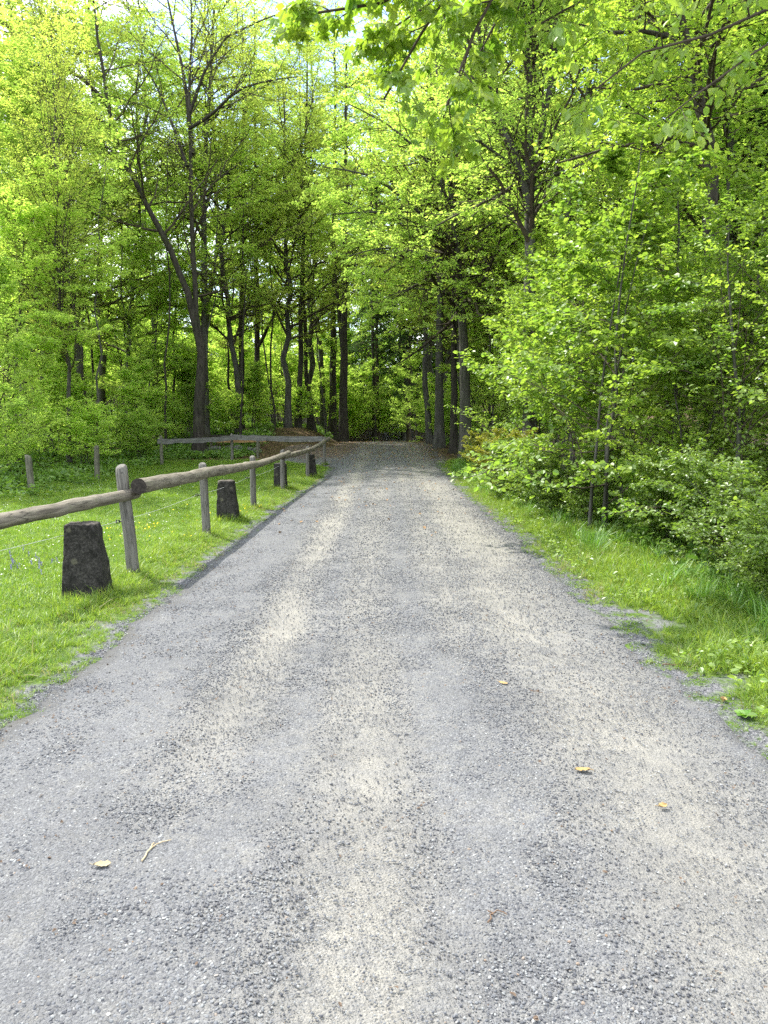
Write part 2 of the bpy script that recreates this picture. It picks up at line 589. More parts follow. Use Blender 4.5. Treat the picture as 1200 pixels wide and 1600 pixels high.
def road_material():
    m, N, L = new_mat('road_gravel')
    out = N.new('ShaderNodeOutputMaterial')
    bs = node(N, 'ShaderNodeBsdfPrincipled', in_Roughness=.92)
    bs.inputs['Specular IOR Level'].default_value = .15
    P = N.new('ShaderNodeNewGeometry').outputs['Position']
    A = lambda n: node(N, 'ShaderNodeAttribute', attribute_name=n).outputs['Fac']
    vo = node(N, 'ShaderNodeTexVoronoi', in_Scale=105.0, in_Randomness=1.0); L.new(P, vo.inputs['Vector'])
    vo2 = node(N, 'ShaderNodeTexVoronoi', in_Scale=240.0, in_Randomness=1.0); L.new(P, vo2.inputs['Vector'])
    sep = N.new('ShaderNodeSeparateColor'); L.new(vo.outputs['Color'], sep.inputs[0])
    sep2 = N.new('ShaderNodeSeparateColor'); L.new(vo2.outputs['Color'], sep2.inputs[0])
    n_big = noise(N, L, P, 1.3, 5, .6)
    n_mid = noise(N, L, P, 9, 5, .7)
    n_fine = noise(N, L, P, 120, 3, .7)
    peb = ramp(N, L, sep.outputs[0], [(.0, (0.074, 0.077, 0.078)), (.4, (0.121, 0.122, 0.127)), (.8, (0.174, 0.178, 0.182)), (1.0, (0.262, 0.264, 0.261))])
    peb2 = ramp(N, L, sep2.outputs[0], [(.0, (0.083, 0.083, 0.088)), (.6, (0.136, 0.138, 0.141)), (1.0, (0.198, 0.199, 0.194))])
    stone = mixc(N, L, .55, peb, peb2)
    dust = ramp(N, L, n_fine, [(.25, (0.168, 0.159, 0.136)), (.5, (0.248, 0.236, 0.203)), (.75, (0.333, 0.318, 0.276))])
    dw = mth(N, L, 'ADD', A('dust'), mth(N, L, 'MULTIPLY', mth(N, L, 'SUBTRACT', n_mid, .5), 1.7))
    dw = mth(N, L, 'ADD', dw, mth(N, L, 'MULTIPLY', mth(N, L, 'SUBTRACT', n_fine, .5), .9))
    dw = ramp(N, L, dw, [(-.0, 0.0), (1.0, .9)])
    c = mixc(N, L, dw, stone, dust)
    c = mixc(N, L, mth(N, L, 'MULTIPLY', ramp(N, L, n_big, [(.40, 0.0), (.70, 1.0)]), .45), c, (0.095, 0.096, 0.098))
    # damp humus along the edges, at left also the rail's shade painted into the colour; brown litter under the trees at the far end
    ed = ramp(N, L, mth(N, L, 'ADD', A('edge'), mth(N, L, 'MULTIPLY', mth(N, L, 'SUBTRACT', n_mid, .5), .7)), [(.45, 0.0), (.95, 1.0)])
    c = mixc(N, L, mth(N, L, 'MULTIPLY', ed, .6), c, (0.059, 0.056, 0.048))
    lf = ramp(N, L, mth(N, L, 'ADD', A('litter'), mth(N, L, 'MULTIPLY', mth(N, L, 'SUBTRACT', n_mid, .5), .9)), [(.35, 0.0), (.85, 1.0)])
    c = mixc(N, L, mth(N, L, 'MULTIPLY', lf, .6), c, (0.131, 0.086, 0.051))
    L.new(c, bs.inputs['Base Color'])
    h = mth(N, L, 'ADD', mth(N, L, 'MULTIPLY', vo.outputs['Distance'], -.6), mth(N, L, 'MULTIPLY', n_mid, .9))
    h = mth(N, L, 'ADD', h, mth(N, L, 'MULTIPLY', vo2.outputs['Distance'], -.3))
    bp = node(N, 'ShaderNodeBump', in_Strength=.9, in_Distance=.012)
    L.new(h, bp.inputs['Height']); L.new(bp.outputs[0], bs.inputs['Normal'])
    L.new(bs.outputs[0], out.inputs['Surface'])
    return m


ry = axis((-6, 0, .5), (0, 12, .05), (12, 46, .1), (46, 76, .5))
ru = np.linspace(0, 1, 61)
RY, RU = np.meshgrid(ry, ru, indexing='ij')
RX = road_left(RY) * (1 - RU) + road_right(RY) * RU
RZ = height(RX, RY) + .006 + .010 * (fbm(RX * 5, RY * 3) - .5) - .012 * dust_weight(RX, RY)
edge_d = np.minimum(RX - road_left(RY), road_right(RY) - RX)
RZ = RZ - .03 * (edge_d < .01)
r_edge = (1 - sstep(0, .42, RX - road_left(RY))) * (.95 * sstep(3.0, 4.2, RY) * .6 + .4) + .75 * (1 - sstep(0, .3, road_right(RY) - RX))
r_lit = sstep(23, 36, RY) * .38 + .6 * sstep(27, 33, RY) * (1 - sstep(-2.0, -.9, RX)) + .3 * sstep(20, 30, RY) * sstep(1.2, 2, RX)
obj('road', grid_mesh('road', RX, RY, RZ, [road_material()], {'dust': dust_weight(RX, RY), 'edge': r_edge, 'litter': r_lit}), kind='structure')


# ------------------------------------------------------------------ scattering on the ground (stuff only)
def scatter(name, pts, rot, scl, pick, protos, label=None):
    c = bpy.data.collections.new(name + '_sources')
    for i, me in enumerate(protos):
        c.objects.link(bpy.data.objects.new('%s_piece_%03d' % (name, i), me))
    me = bpy.data.meshes.new(name)
    me.vertices.add(len(pts)); me.vertices.foreach_set('co', np.asarray(pts, np.float32).ravel())
    a = me.attributes.new('rot', 'FLOAT_VECTOR', 'POINT'); a.data.foreach_set('vector', np.asarray(rot, np.float32).ravel())
    a = me.attributes.new('scl', 'FLOAT_VECTOR', 'POINT')
    scl = np.asarray(scl, np.float32)
    if scl.ndim == 1:
        scl = np.repeat(scl[:, None], 3, 1)
    a.data.foreach_set('vector', scl.ravel())
    a = me.attributes.new('pick', 'INT', 'POINT'); a.data.foreach_set('value', np.asarray(pick, np.int32))
    for m_ in {p.materials[0].name: p.materials[0] for p in protos}.values():
        me.materials.append(m_)
    o = obj(name, me, kind='stuff', label=label)
    ng = bpy.data.node_groups.new(name + '_scatter', 'GeometryNodeTree')
    ng.interface.new_socket('Geometry', in_out='INPUT', socket_type='NodeSocketGeometry')
    ng.interface.new_socket('Geometry', in_out='OUTPUT', socket_type='NodeSocketGeometry')
    N, L = ng.nodes, ng.links
    gi, go = N.new('NodeGroupInput'), N.new('NodeGroupOutput')
    ip = N.new('GeometryNodeInstanceOnPoints')
    ci = N.new('GeometryNodeCollectionInfo')
    ci.inputs['Collection'].default_value = c
    ci.inputs['Separate Children'].default_value = True
    ci.inputs['Reset Children'].default_value = True
    ip.inputs['Pick Instance'].default_value = True

    def named(nm, typ):
        n = N.new('GeometryNodeInputNamedAttribute'); n.data_type = typ; n.inputs['Name'].default_value = nm
        return n.outputs['Attribute']
    L.new(gi.outputs[0], ip.inputs['Points'])
    L.new(ci.outputs[0], ip.inputs['Instance'])
    L.new(named('pick', 'INT'), ip.inputs['Instance Index'])
    L.new(named('rot', 'FLOAT_VECTOR'), ip.inputs['Rotation'])
    L.new(named('scl', 'FLOAT_VECTOR'), ip.inputs['Scale'])
    L.new(ip.outputs[0], go.inputs[0])
    md = o.modifiers.new('scatter', 'NODES')
    md.node_group = ng
    return o


# gravel: loose stones lying on the road
def stone_proto(i, mat):
    rng = np.random.default_rng(100 + i)
    t = (1 + 5 ** .5) / 2
    V = np.array([[-1, t, 0], [1, t, 0], [-1, -t, 0], [1, -t, 0], [0, -1, t], [0, 1, t], [0, -1, -t], [0, 1, -t],
                  [t, 0, -1], [t, 0, 1], [-t, 0, -1], [-t, 0, 1]], float)
    V = unit(V) * rng.uniform(.7, 1.2, (12, 1)) * np.array([1, rng.uniform(.6, .95), rng.uniform(.45, .75)])
    F = np.array([[0, 11, 5], [0, 5, 1], [0, 1, 7], [0, 7, 10], [0, 10, 11], [1, 5, 9], [5, 11, 4], [11, 10, 2], [10, 7, 6], [7, 1, 8],
                  [3, 9, 4], [3, 4, 2], [3, 2, 6], [3, 6, 8], [3, 8, 9], [4, 9, 5], [2, 4, 11], [6, 2, 10], [8, 6, 7], [9, 8, 1]])
    return make_mesh('gravel_stone', V, [F], [mat])


def stone_mat():
    m, N, L = new_mat('loose_stone')
    out = N.new('ShaderNodeOutputMaterial')
    bs = node(N, 'ShaderNodeBsdfPrincipled', in_Roughness=.85)
    bs.inputs['Specular IOR Level'].default_value = .25
    oi = N.new('ShaderNodeObjectInfo')
    c = ramp(N, L, oi.outputs['Random'], [(.0, (0.066, 0.066, 0.071)), (.25, (0.086, 0.089, 0.096)), (.65, (0.143, 0.147, 0.153)), (.9, (0.204, 0.208, 0.201)), (.975, (0.308, 0.311, 0.300)), (1.0, (0.174, 0.118, 0.074))])
    L.new(c, bs.inputs['Base Color'])
    L.new(bs.outputs[0], out.inputs['Surface'])
    return m


SM = stone_mat()
stones = [stone_proto(i, SM) for i in range(7)]
gp, gs = [], []
for (y0, y1, dens, smin, smax) in ((1.5, 3.2, 19000, .0018, .0078), (3.2, 5.5, 9000, .0028, .009), (5.5, 9, 4200, .004, .011), (9, 16, 1500, .006, .013), (16, 30, 350, .008, .016)):
    n = int((y1 - y0) * 4.6 * dens)
    y = R.uniform(y0, y1, n); x = R.uniform(-2.5, 2.5, n)
    ins = (x > road_left(y) - .12 * R.random(n)) & (x < road_right(y) + .30 * R.random(n))
    half = (y * .55 + .35)
    ins &= np.abs(x) < half
    keep = R.random(n) < np.clip(1.05 - .72 * dust_weight(x, y), .2, 1) * np.clip(.45 + 1.3 * (fbm(x * 2.2, y * 2.2) - .2), .2, 1)
    k = ins & keep
    x, y = x[k], y[k]
    sk = 1 + .6 * sstep(.2, -.9, x) * (1 - sstep(2.6, 4.0, y)) * fbm(x * 2.5 + 7, y * 2.5) * 1.6
    s = smin + sk * (smax - smin) * R.random(len(x)) ** 3.6 * (.45 + .55 * np.clip(1.8 * fbm(x * 1.7 + 60, y * 1.7) - .3, 0, 1) * (1 - .5 * dust_weight(x, y)))
    gp.append(np.stack([x, y, height(x, y) + .004 + s * .2], -1)); gs.append(s)
gp = np.concatenate(gp); gs = np.concatenate(gs)
rot = np.stack([R.normal(0, .4, len(gp)), R.normal(0, .4, len(gp)), R.uniform(0, 6.28, len(gp))], -1)
scatter('gravel', gp, rot, gs, R.integers(0, len(stones), len(gp)), stones)


# grass: clumps of bent blades
def blades(n, hmin, hmax, rad, width, lean, rng, mat, name='grass_clump', k=3):
    a = rng.uniform(0, 2 * PI, n); r = rad * np.sqrt(rng.random(n))
    base = np.stack([r * np.cos(a), r * np.sin(a), np.full(n, -.01)], -1)
    az = a + rng.normal(0, .8, n)
    h = rng.uniform(hmin, hmax, n); ln = np.abs(rng.normal(lean, lean * .5, n)) * h
    dirh = np.stack([np.cos(az), np.sin(az), 0 * az], -1)
    side = np.stack([-np.sin(az), np.cos(az), 0 * az], -1)
    s = np.linspace(0, 1, k + 1)
    ctr = base[:, None] + dirh[:, None] * (ln[:, None] * s ** 2)[..., None] + np.array([0, 0, 1.]) * (h[:, None] * (s - .22 * np.minimum(ln / h, 1.2)[:, None] * s ** 2.4))[..., None]
    w = width * rng.uniform(.7, 1.3, n)[:, None] * np.array([.8, 1.0, .75, .0][:k + 1] if k == 3 else np.linspace(1, 0, k + 1))
    Lf = ctr - side[:, None] * w[..., None]; Rt = ctr + side[:, None] * w[..., None]
    V = np.stack([Lf, Rt], 2)  # n,k+1,2,3
    idx = np.arange(n * (k + 1) * 2).reshape(n, k + 1, 2)
    F = np.stack([idx[:, :-1, 0], idx[:, :-1, 1], idx[:, 1:, 1], idx[:, 1:, 0]], -1).reshape(-1, 4)
    tint = np.repeat(rng.random(n), (k + 1) * 2)
    return make_mesh(name, V, [F], [mat], {'tint': tint})


g_short = [blades(26, .03, .085, .06, .0026, .7, np.random.default_rng(200 + i), M['grass']) for i in range(6)]
g_long = [blades(22, .08, .20, .05, .0032, .75, np.random.default_rng(210 + i), M['grass']) for i in range(6)]
g_tall = [blades(20, .16, .38, .05, .0042, .7, np.random.default_rng(220 + i), M['deep_grass']) for i in range(5)]


M['straw'] = leaf_mat('straw_blade', (.20, .17, .07), (.36, .31, .15), trans=.9, gloss=.02)
g_dry = [blades(12, .03, .12, .07, .0022, 1.1, np.random.default_rng(240 + i), M['straw'], 'straw_clump') for i in range(4)]


def herb_proto(i, mat, n, rad, h, size):
    rng = np.random.default_rng(300 + i)
    b = Bag()
    a = rng.uniform(0, 2 * PI, n); r = rad * np.sqrt(rng.random(n))
    pos = np.stack([r * np.cos(a), r * np.sin(a), rng.uniform(.15, 1, n) * h], -1)
    d = np.stack([np.cos(a), np.sin(a), rng.normal(0, .3, n)], -1) + rng.normal(0, .5, (n, 3))
    leaves(b, pos, d, np.array([0, 0, 1.]) + rng.normal(0, .4, (n, 3)), size * rng.uniform(.6, 1.3, n), 'oval', rng.random(n))
    return b.mesh('herb_clump', [mat])


herbs = [herb_proto(i, M['herb'], 26, .16, .16, .07) for i in range(5)]
herbs_light = [herb_proto(i + 9, M['bramble_leaf'], 24, .14, .14, .05) for i in range(3)]


def field(n, x0, x1, y0, y1, keepf):
    x = R.uniform(x0, x1, n); y = y0 + (y1 - y0) * R.random(n) ** 1.35
    k = R.random(n) < keepf(x, y)
    return x[k], y[k]


def place(x, y, s, lean=.12, zoff=0.0):
    P = np.stack([x, y, height(x, y) + zoff], -1)
    n = len(x)
    return P, np.stack([R.normal(0, lean, n), R.normal(0, lean, n), R.uniform(0, 6.28, n)], -1), s


def offroad_l(x, y):
    return sstep(.06, -.42, x - road_left(y) + .5 * (fbm(x * 4, y * 4) - .5))


def inview(x, y, m=1.2):
    return (np.abs(x) < y * .52 + m)


# meadow turf in the paddock
x, y = field(95000, -9.2, -1.9, 2.5, 29, lambda x, y: offroad_l(x, y) * inview(x, y) * sstep(29, 27, y) * (.25 + 1.1 * fbm(x * 1.1, y * 1.1)))
scatter('grass', *place(x, y, R.uniform(.6, 1.2, len(x)) * (1 + .55 * sstep(8, 22, y)) * (.45 + .55 * sstep(0, .6, road_left(y) - x))), R.integers(0, 6, len(x)), g_short)
# longer grass along both road edges and round posts
xs, ys = field(26000, -3.2, -1.85, 2.5, 27, lambda x, y: offroad_l(x, y) * inview(x, y) * sstep(-3.3, -2.5, x) * np.clip(1.9 * fbm(x * 1.9 + 5, y * 1.9) - .65, 0, 1))


def verge_in(x, y):
    """how grassy the right verge is: broken near the gravel, closed towards the shrubs"""
    e = x - road_right(y)
    w = .4 + 1.25 * (1 - sstep(4.0, 8.0, y))
    patch = np.clip(2.6 * (fbm(x * 1.7 + 40, y * 1.7) - .40) * 2.0, 0, 1)
    return sstep(-.08, .18, e) * np.clip(patch * (1 - sstep(w * .6, w * 1.3, e)) + sstep(w * .5, w * 1.1, e), 0, 1) * (1 - sstep(27, 30, y))


x2, y2 = field(30000, 1.6, 4.6, 2.5, 29, lambda x, y: verge_in(x, y) * inview(x, y) * (1 - sstep(3.3, 4.4, x)))
xa, ya = np.concatenate([xs, x2]), np.concatenate([ys, y2])
de = np.maximum(road_left(ya) - xa, xa - road_right(ya))
scatter('verge_grass', *place(xa, ya, R.uniform(.45, 1.05, len(xa)) * (.3 + .7 * sstep(0, .75, de)), .25), R.integers(0, 6, len(xa)), g_long)
x, y = field(6500, -3.4, 3.6, 2.5, 24, lambda x, y: inview(x, y) * np.clip(np.maximum(offroad_l(x, y) * sstep(-3.4, -2.3, x), verge_in(x, y) * (1 - sstep(2.3, 3.4, x))) * (2 * fbm(x * 1.4 + 31, y * 1.4) - .45), 0, 1))
scatter('dry_grass', *place(x, y, R.uniform(.6, 1.2, len(x)), .3), R.integers(0, 4, len(x)), g_dry)
# rank grass at the foot of the shrubs
x, y = field(5200, 2.2, 4.6, 4, 28, lambda x, y: np.clip(1 - np.abs(x - (2.95 + .35 * (1 - sstep(6, 12, y)) - .35 * sstep(12, 24, y))) / .55, 0, 1) * inview(x, y) * np.clip(2.2 * fbm(x * 1.3 + 9, y * 1.3) - .7, 0, 1))
scatter('rank_grass', *place(x, y, R.uniform(.6, 1.1, len(x)), .2), R.integers(0, 5, len(x)), g_tall)
# woodland herbs under the trees
x, y = field(16000, -30, -7.6, 14, 60, lambda x, y: sstep(-7.6, -9.0, x + 1.2 * (fbm(x * .8, y * .8) - .5)) * inview(x, y, 2) * (.3 + fbm(x * .6, y * .6)))
xb, yb = field(7000, -9, -2.6, 27.5, 52, lambda x, y: (sstep(28.5, 31, y) * (1 - (x > road_left(y) - .5)) * (1 - sstep(-6.6, -5.0, x) * (1 - sstep(42, 44, y))) * inview(x, y, 2)) * np.clip(2 * fbm(x * .7 + 2, y * .7) - .5, 0, 1))
xc, yc = field(9000, 3.0, 16, 4, 50, lambda x, y: sstep(3.0, 3.8, x) * inview(x, y, 2) * (.3 + .9 * fbm(x * .7, y * .7)))
x, y = np.concatenate([x, xb, xc]), np.concatenate([y, yb, yc])
scatter('undergrowth', *place(x, y, R.uniform(.7, 1.9, len(x))), R.integers(0, 5, len(x)), herbs)
x, y = field(1300, 2.1, 4.2, 4, 14, lambda x, y: verge_in(x, y) * inview(x, y) * np.clip(2.0 * fbm(x * 1.5 + 7, y * 1.5 + 4) - .6, 0, 1))
scatter('verge_weeds', *place(x, y, R.uniform(.4, .95, len(x)), .15), R.integers(0, 3, len(x)), herbs_light)
# dead leaves lying under the trees and on the far road
M['dead_leaf'] = plain_mat('dead_leaf', (.16, .10, .05), (.33, .21, .11), 30)


def dead_proto(i):
    b = Bag(); rng = np.random.default_rng(400 + i)
    leaves(b, np.zeros((1, 3)), np.array([[1., 0, .1]]), np.array([[.2, .1, 1.]]), np.array([1.0]), 'oval', np.array([.5]))
    return b.mesh('dead_leaf', [M['dead_leaf']])


deads = [dead_proto(i) for i in range(2)]
x, y = field(16000, -12, 3, 24, 46, lambda x, y: sstep(25, 34, y) * inview(x, y) * (.25 + fbm(x, y)))
xb, yb = field(1600, -2.2, 2.2, 6, 27, lambda x, y: sstep(6, 27, y) * .35 + 0 * x)
xc, yc = field(4000, -24, -8, 14, 40, lambda x, y: .6 + 0 * x)
x, y = np.concatenate([x, xb, xc]), np.concatenate([y, yb, yc])
scatter('fallen_leaves', *place(x, y, R.uniform(.04, .08, len(x)), .3, .014), R.integers(0, 2, len(x)), deads)

M['bud_scale'] = plain_mat('bud_scale', (.07, .05, .038), (.16, .115, .08), 30)


def bud_proto(i):
    b = Bag(); rng = np.random.default_rng(440 + i)
    leaves(b, rng.normal(0, .3, (2, 3)) * [1, 1, .05], rng.normal(0, 1, (2, 3)) * [1, 1, .1], np.array([[.2, .1, 1.]] * 2), np.array([1.0, .7]), 'oval', np.array([.5, .5]))
    return b.mesh('bud_scale', [M['bud_scale']])


n = 6500
y = 1.6 + 16 * R.random(n) ** 1.5; x = R.uniform(-2.2, 2.3, n)
k = inview(x, y, .4) & (R.random(n) < .08 + .92 * sstep(.7, 1.9, np.abs(x)) * np.clip(2.4 * fbm(x * 2, y * 2) - .5, 0, 1))
x, y = x[k], y[k]
scatter('road_litter', *place(x, y, R.uniform(.007, .02, len(x)), .3, .012), R.integers(0, 4, len(x)), [bud_proto(i) for i in range(4)])
# small flowers in the paddock
M['yellow_petal'] = plain_mat('yellow_petal', (.75, .55, .02), (.85, .65, .03), 30)
M['blue_petal'] = plain_mat('blue_petal', (.12, .12, .24), (.22, .22, .36), 30)
M['white_petal'] = plain_mat('white_petal', (.7, .72, .6), (.8, .8, .72), 30)


def flower_proto(name, mat, n, lift):
    b = Bag()
    a = np.linspace(0, 2 * PI, n, endpoint=False)
    d = np.stack([np.cos(a), np.sin(a), 0 * a + .25], -1)
    leaves(b, np.zeros((n, 3)) + [0, 0, lift], d, np.tile([0, 0, 1.], (n, 1)), np.full(n, 1.0), 'round', np.full(n, .5))
    return b.mesh(name, [mat])


def spike_proto(mat):
    b = Bag(); rng = np.random.default_rng(4)
    n = 22
    a = np.arange(n) * 2.4
    d = np.stack([np.cos(a), np.sin(a), 0 * a + .5], -1)
    pos = np.stack([0 * a, 0 * a, np.linspace(3, 9, n)], -1)
    leaves(b, pos, d, np.tile([0, 0, 1.], (n, 1)) + rng.normal(0, .4, (n, 3)), np.full(n, 1.3), 'round', np.full(n, .5))
    return b.mesh('flower_spike', [mat])


def patch(px, py, n, rx, ry):
    c = ground_at(px, py)
    return R.normal(c[0], rx, n), R.normal(c[1], ry, n)


fx, fy = zip(patch(236, 832, 34, .28, .5), patch(215, 848, 20, .3, .3), patch(340, 806, 16, .3, .5), patch(395, 800, 10, .2, .5))
fx, fy = np.concatenate(fx), np.concatenate(fy)
ok = fx < road_left(fy) - .1
fx, fy = fx[ok], fy[ok]
scatter('yellow_flowers', *place(fx, fy, R.uniform(.010, .017, len(fx)), .35, .10), np.zeros(len(fx), int), [flower_proto('yellow_flower', M['yellow_petal'], 6, 0)])
fx, fy = zip(patch(22, 886, 13, .3, .25), patch(70, 890, 8, .2, .2), patch(30, 900, 8, .4, .2))
fx, fy = np.concatenate(fx), np.concatenate(fy)
scatter('blue_flowers', *place(fx, fy, R.uniform(.007, .011, len(fx)), .15, .03), np.zeros(len(fx), int), [spike_proto(M['blue_petal'])])
x, y = field(700, -8, -2.6, 8, 22, lambda x, y: .9 + 0 * x)
scatter('daisies', *place(x, y, R.uniform(.007, .011, len(x)), .3, .085), np.zeros(len(x), int), [flower_proto('daisy', M['white_petal'], 7, 0)])


# ------------------------------------------------------------------ trees
def trunk_line(H, lean, wob, k, rng):
    s = np.linspace(0, 1, k)
    a = rng.uniform(0, 2 * PI)
    P = np.stack([np.cos(a) * lean * H * s ** 1.5, np.sin(a) * lean * H * s ** 1.5, H * s - .25 * (s == 0)], -1)
    w = rng.normal(size=(k, 3)); w[:2] = 0; w[:, 2] = 0
    return P + np.cumsum(w, 0) * wob * H / k


def crown_on(stems, rads, rng, wood, foliage, n1, t0, lprof, ang, up=.0, n2=10, n3=6, per=10, leaf=.085, shape='far', l2=.42, l3=.55,
             bend1=(0, 0, .1), sp2=1.0, droop=.25, tilt=.45, min3=.25, wob1=.12, flat=.25, thin=1.0):
    """limbs, boughs and twigs on stem lines (n,k,3); wood gets tubes, foliage gets leaves"""
    A, ra, _ = kids(stems, rads, n1, t0, .98, ang, 11, lprof, 'spiral', 7, bend1, wob1, rng, .5, up=up)
    tubes(wood, A, ra, 5)
    B, rb, pb = kids(A, ra, n2, .15, 1.0, 48, 11, lambda t, p: p * l2 * (1.12 - .72 * t), 'flat', 5, (0, 0, .08), .10, rng, .55, flat)
    tubes(wood, B, rb, 3)
    C, rc, pc = kids(B, rb, n3, .12, 1.0, 44, 12, lambda t, p: np.maximum(p * l3 * (1.1 - .7 * t), min3), 'flat', 3, (0, 0, -.03), .08, rng, .6, flat)
    if thin < 1:
        k = rng.random(len(C)) < thin
        C, rc, pc = C[k], rc[k], pc[k]
    tubes(wood, C, np.maximum(rc, .0025), 3)
    tint = (.5 * rng.random(len(B)) + .5 * rng.random(len(A))[pb])[pc]
    leaf_twigs(foliage, C, per, leaf, shape, rng, .08, droop, tilt, .35 * leaf, tint)
    leaf_twigs(foliage, B, max(3, per // 2), leaf, shape, rng, .35, droop, tilt, .35 * leaf)
    return A, ra


def flare(r, k, top=.12):
    s = np.linspace(0, 1, k)
    return r * ((1 - s) ** .85 * (1 - top) + top) * (1 + .55 * np.exp(-s * 26))


def tall_beech(seed, H=23, r=.24, t0=.30, spread=5.0, n1=46, style='layer', leafmat='far_leaf', barkmat='bark', per=9, leaf=.11, lean=.03, n2=10, n3=6, wob=.12):
    rng = np.random.default_rng(seed)
    P = trunk_line(H, lean, wob, 16, rng)
    rad = flare(r, 16)
    tb = Bag(); tubes(tb, P[None], rad[None], 9, rough=.03, rng=rng)
    wood, fol = Bag(), Bag()

    def prof(t, p):
        u = (t - t0) / (1 - t0)
        return spread * (.35 + .9 * np.sin(np.clip(u * 1.15 + .25, 0, 3.1)) ** .8) * (1.0 - .45 * u)
    ang = 72 if style == 'layer' else 42
    crown_on(P[None], rad[None], rng, wood, fol, n1, t0, prof, ang, up=.12 if style == 'layer' else .1, n2=n2, n3=n3, per=per, leaf=leaf,
             bend1=(0, 0, .05) if style == 'layer' else (0, 0, .18))
    return {'trunk': tb.mesh('trunk', [M[barkmat]], True, False), 'branches': wood.mesh('branches', [M['twig']], True, False),
            'crown': fol.mesh('crown', [M[leafmat]])}


def spruce(seed, H=24, r=.2, bare=.3):
    rng = np.random.default_rng(seed)
    P = trunk_line(H, .01, .02, 12, rng); rad = flare(r, 12, .06)
    tb = Bag(); tubes(tb, P[None], rad[None], 8, rough=.03, rng=rng)
    wood, fol = Bag(), Bag()
    A, ra, _ = kids(P[None], rad[None], 110, bare, .99, 92, 7, lambda t, p: .5 + 3.0 * (1 - t) / (1 - bare) + 0 * t, 'spiral', 5, (0, 0, -.22), .06, rng, .35)
    tubes(wood, A, ra, 3)
    B, rb, _ = kids(A, ra, 13, .12, 1, 58, 8, lambda t, p: np.maximum(p * .38 * (1.1 - .7 * t), .2), 'flat', 3, (0, 0, -.2), .05, rng, .5, .15)
    tubes(wood, B, np.maximum(rb, .004), 3)
    leaf_twigs(fol, B, 15, .15, 'far', rng, .0, .35, .5, .02)
    leaf_twigs(fol, A, 12, .15, 'far', rng, .2, .35, .5, .02)
    D, rd, _ = kids(P[None], rad[None], 34, .06, bare, 88, 10, lambda t, p: .9 + 0 * t, 'spiral', 4, (0, 0, -.2), .1, rng, .2)
    tubes(wood, D, rd * .6, 3)
    return {'trunk': tb.mesh('trunk', [M['spruce_bark']], True, False), 'branches': wood.mesh('branches', [M['twig']], True, False),
            'crown': fol.mesh('crown', [M['needle']])}


def sapling(seed, H=5, nst=1, r=.035, spread=1.5, n1=22, t0=.12, leaf=.07, shape='oval', mat='beech_leaf', ang=66, per=9, n2=7, n3=4, lean=.1, tilt=.5, droop=.35, min3=.16, up=.1, flat=.25, hvar=.75):
    rng = np.random.default_rng(seed)
    st = []
    for i in range(nst):
        p = trunk_line(H * rng.uniform(hvar, 1), lean, .12, 9, rng)
        if nst > 1:
            p[:, :2] += rng.normal(0, .08, 2)
        st.append(p)
    st = np.array(st); rad = np.stack([flare(r * rng.uniform(.7, 1), 9, .15) for _ in range(nst)])
    tb = Bag(); tubes(tb, st, rad, 7, rough=.04, rng=rng)
    wood, fol = Bag(), Bag()
    crown_on(st, rad, rng, wood, fol, n1, t0, lambda t, p: spread * (1.05 - .65 * t) * (.55 + .6 * np.sin(np.clip(t * 2.6 + .4, 0, 3.1))), ang, up=up, n2=n2, n3=n3,
             per=per, leaf=leaf, shape=shape, droop=droop, tilt=tilt, min3=min3, wob1=.18, flat=flat)
    return {'trunk' if nst == 1 else 'stems': tb.mesh('trunk', [M['bark']], True, False), 'branches': wood.mesh('branches', [M['twig']], True, False),
            'crown': fol.mesh('crown', [M[mat]])}


SPOTS = ((-9999, 90, 'by the left edge'), (90, 210, 'above the old mossy posts'), (210, 292, 'just left of the forked dark trunk'),
         (292, 345, 'right behind the forked dark trunk'), (345, 440, 'between the forked trunk and the dark close pair'), (440, 515, 'around the dark close pair'),
         (515, 575, 'around the thickest dark trunk'), (575, 650, 'in line with the road end'), (650, 740, 'behind the grey roadside row'),
         (740, 850, 'behind the tall grey many-branched beech'), (850, 1000, 'behind the brightest roadside sapling'), (1000, 1100, 'left of the crooked mossy trunk'), (1100, 9999, 'towards the right edge'))


def whereabouts(label, group, x, y):
    """trees of one kind that look alike are told apart by what they stand behind and how far back"""
    if group is None:
        return label, group
    px = 600 + 1200 * x / y
    spot = [t for a, b, t in SPOTS if a <= px < b][0]
    depth = 'near' if y < 34 else ('midway back' if y < 52 else 'far back')
    return '%s, %s %s' % (label, depth, spot), group


def put(kind, parts, x, y, label, category='tree', rz=None, s=1.0, group=None, dz=0.0, tilt=(0, 0)):
    label, group = whereabouts(label, group, x, y)
    if group and x < -.53 * y - 1.5:
        return None
    o = thing(kind, label, category, (x, y, hz(x, y) + dz), (tilt[0], tilt[1], R.uniform(0, 6.28) if rz is None else rz), s, group)
    for n, me in parts.items():
        obj(n, me, o)
    return o


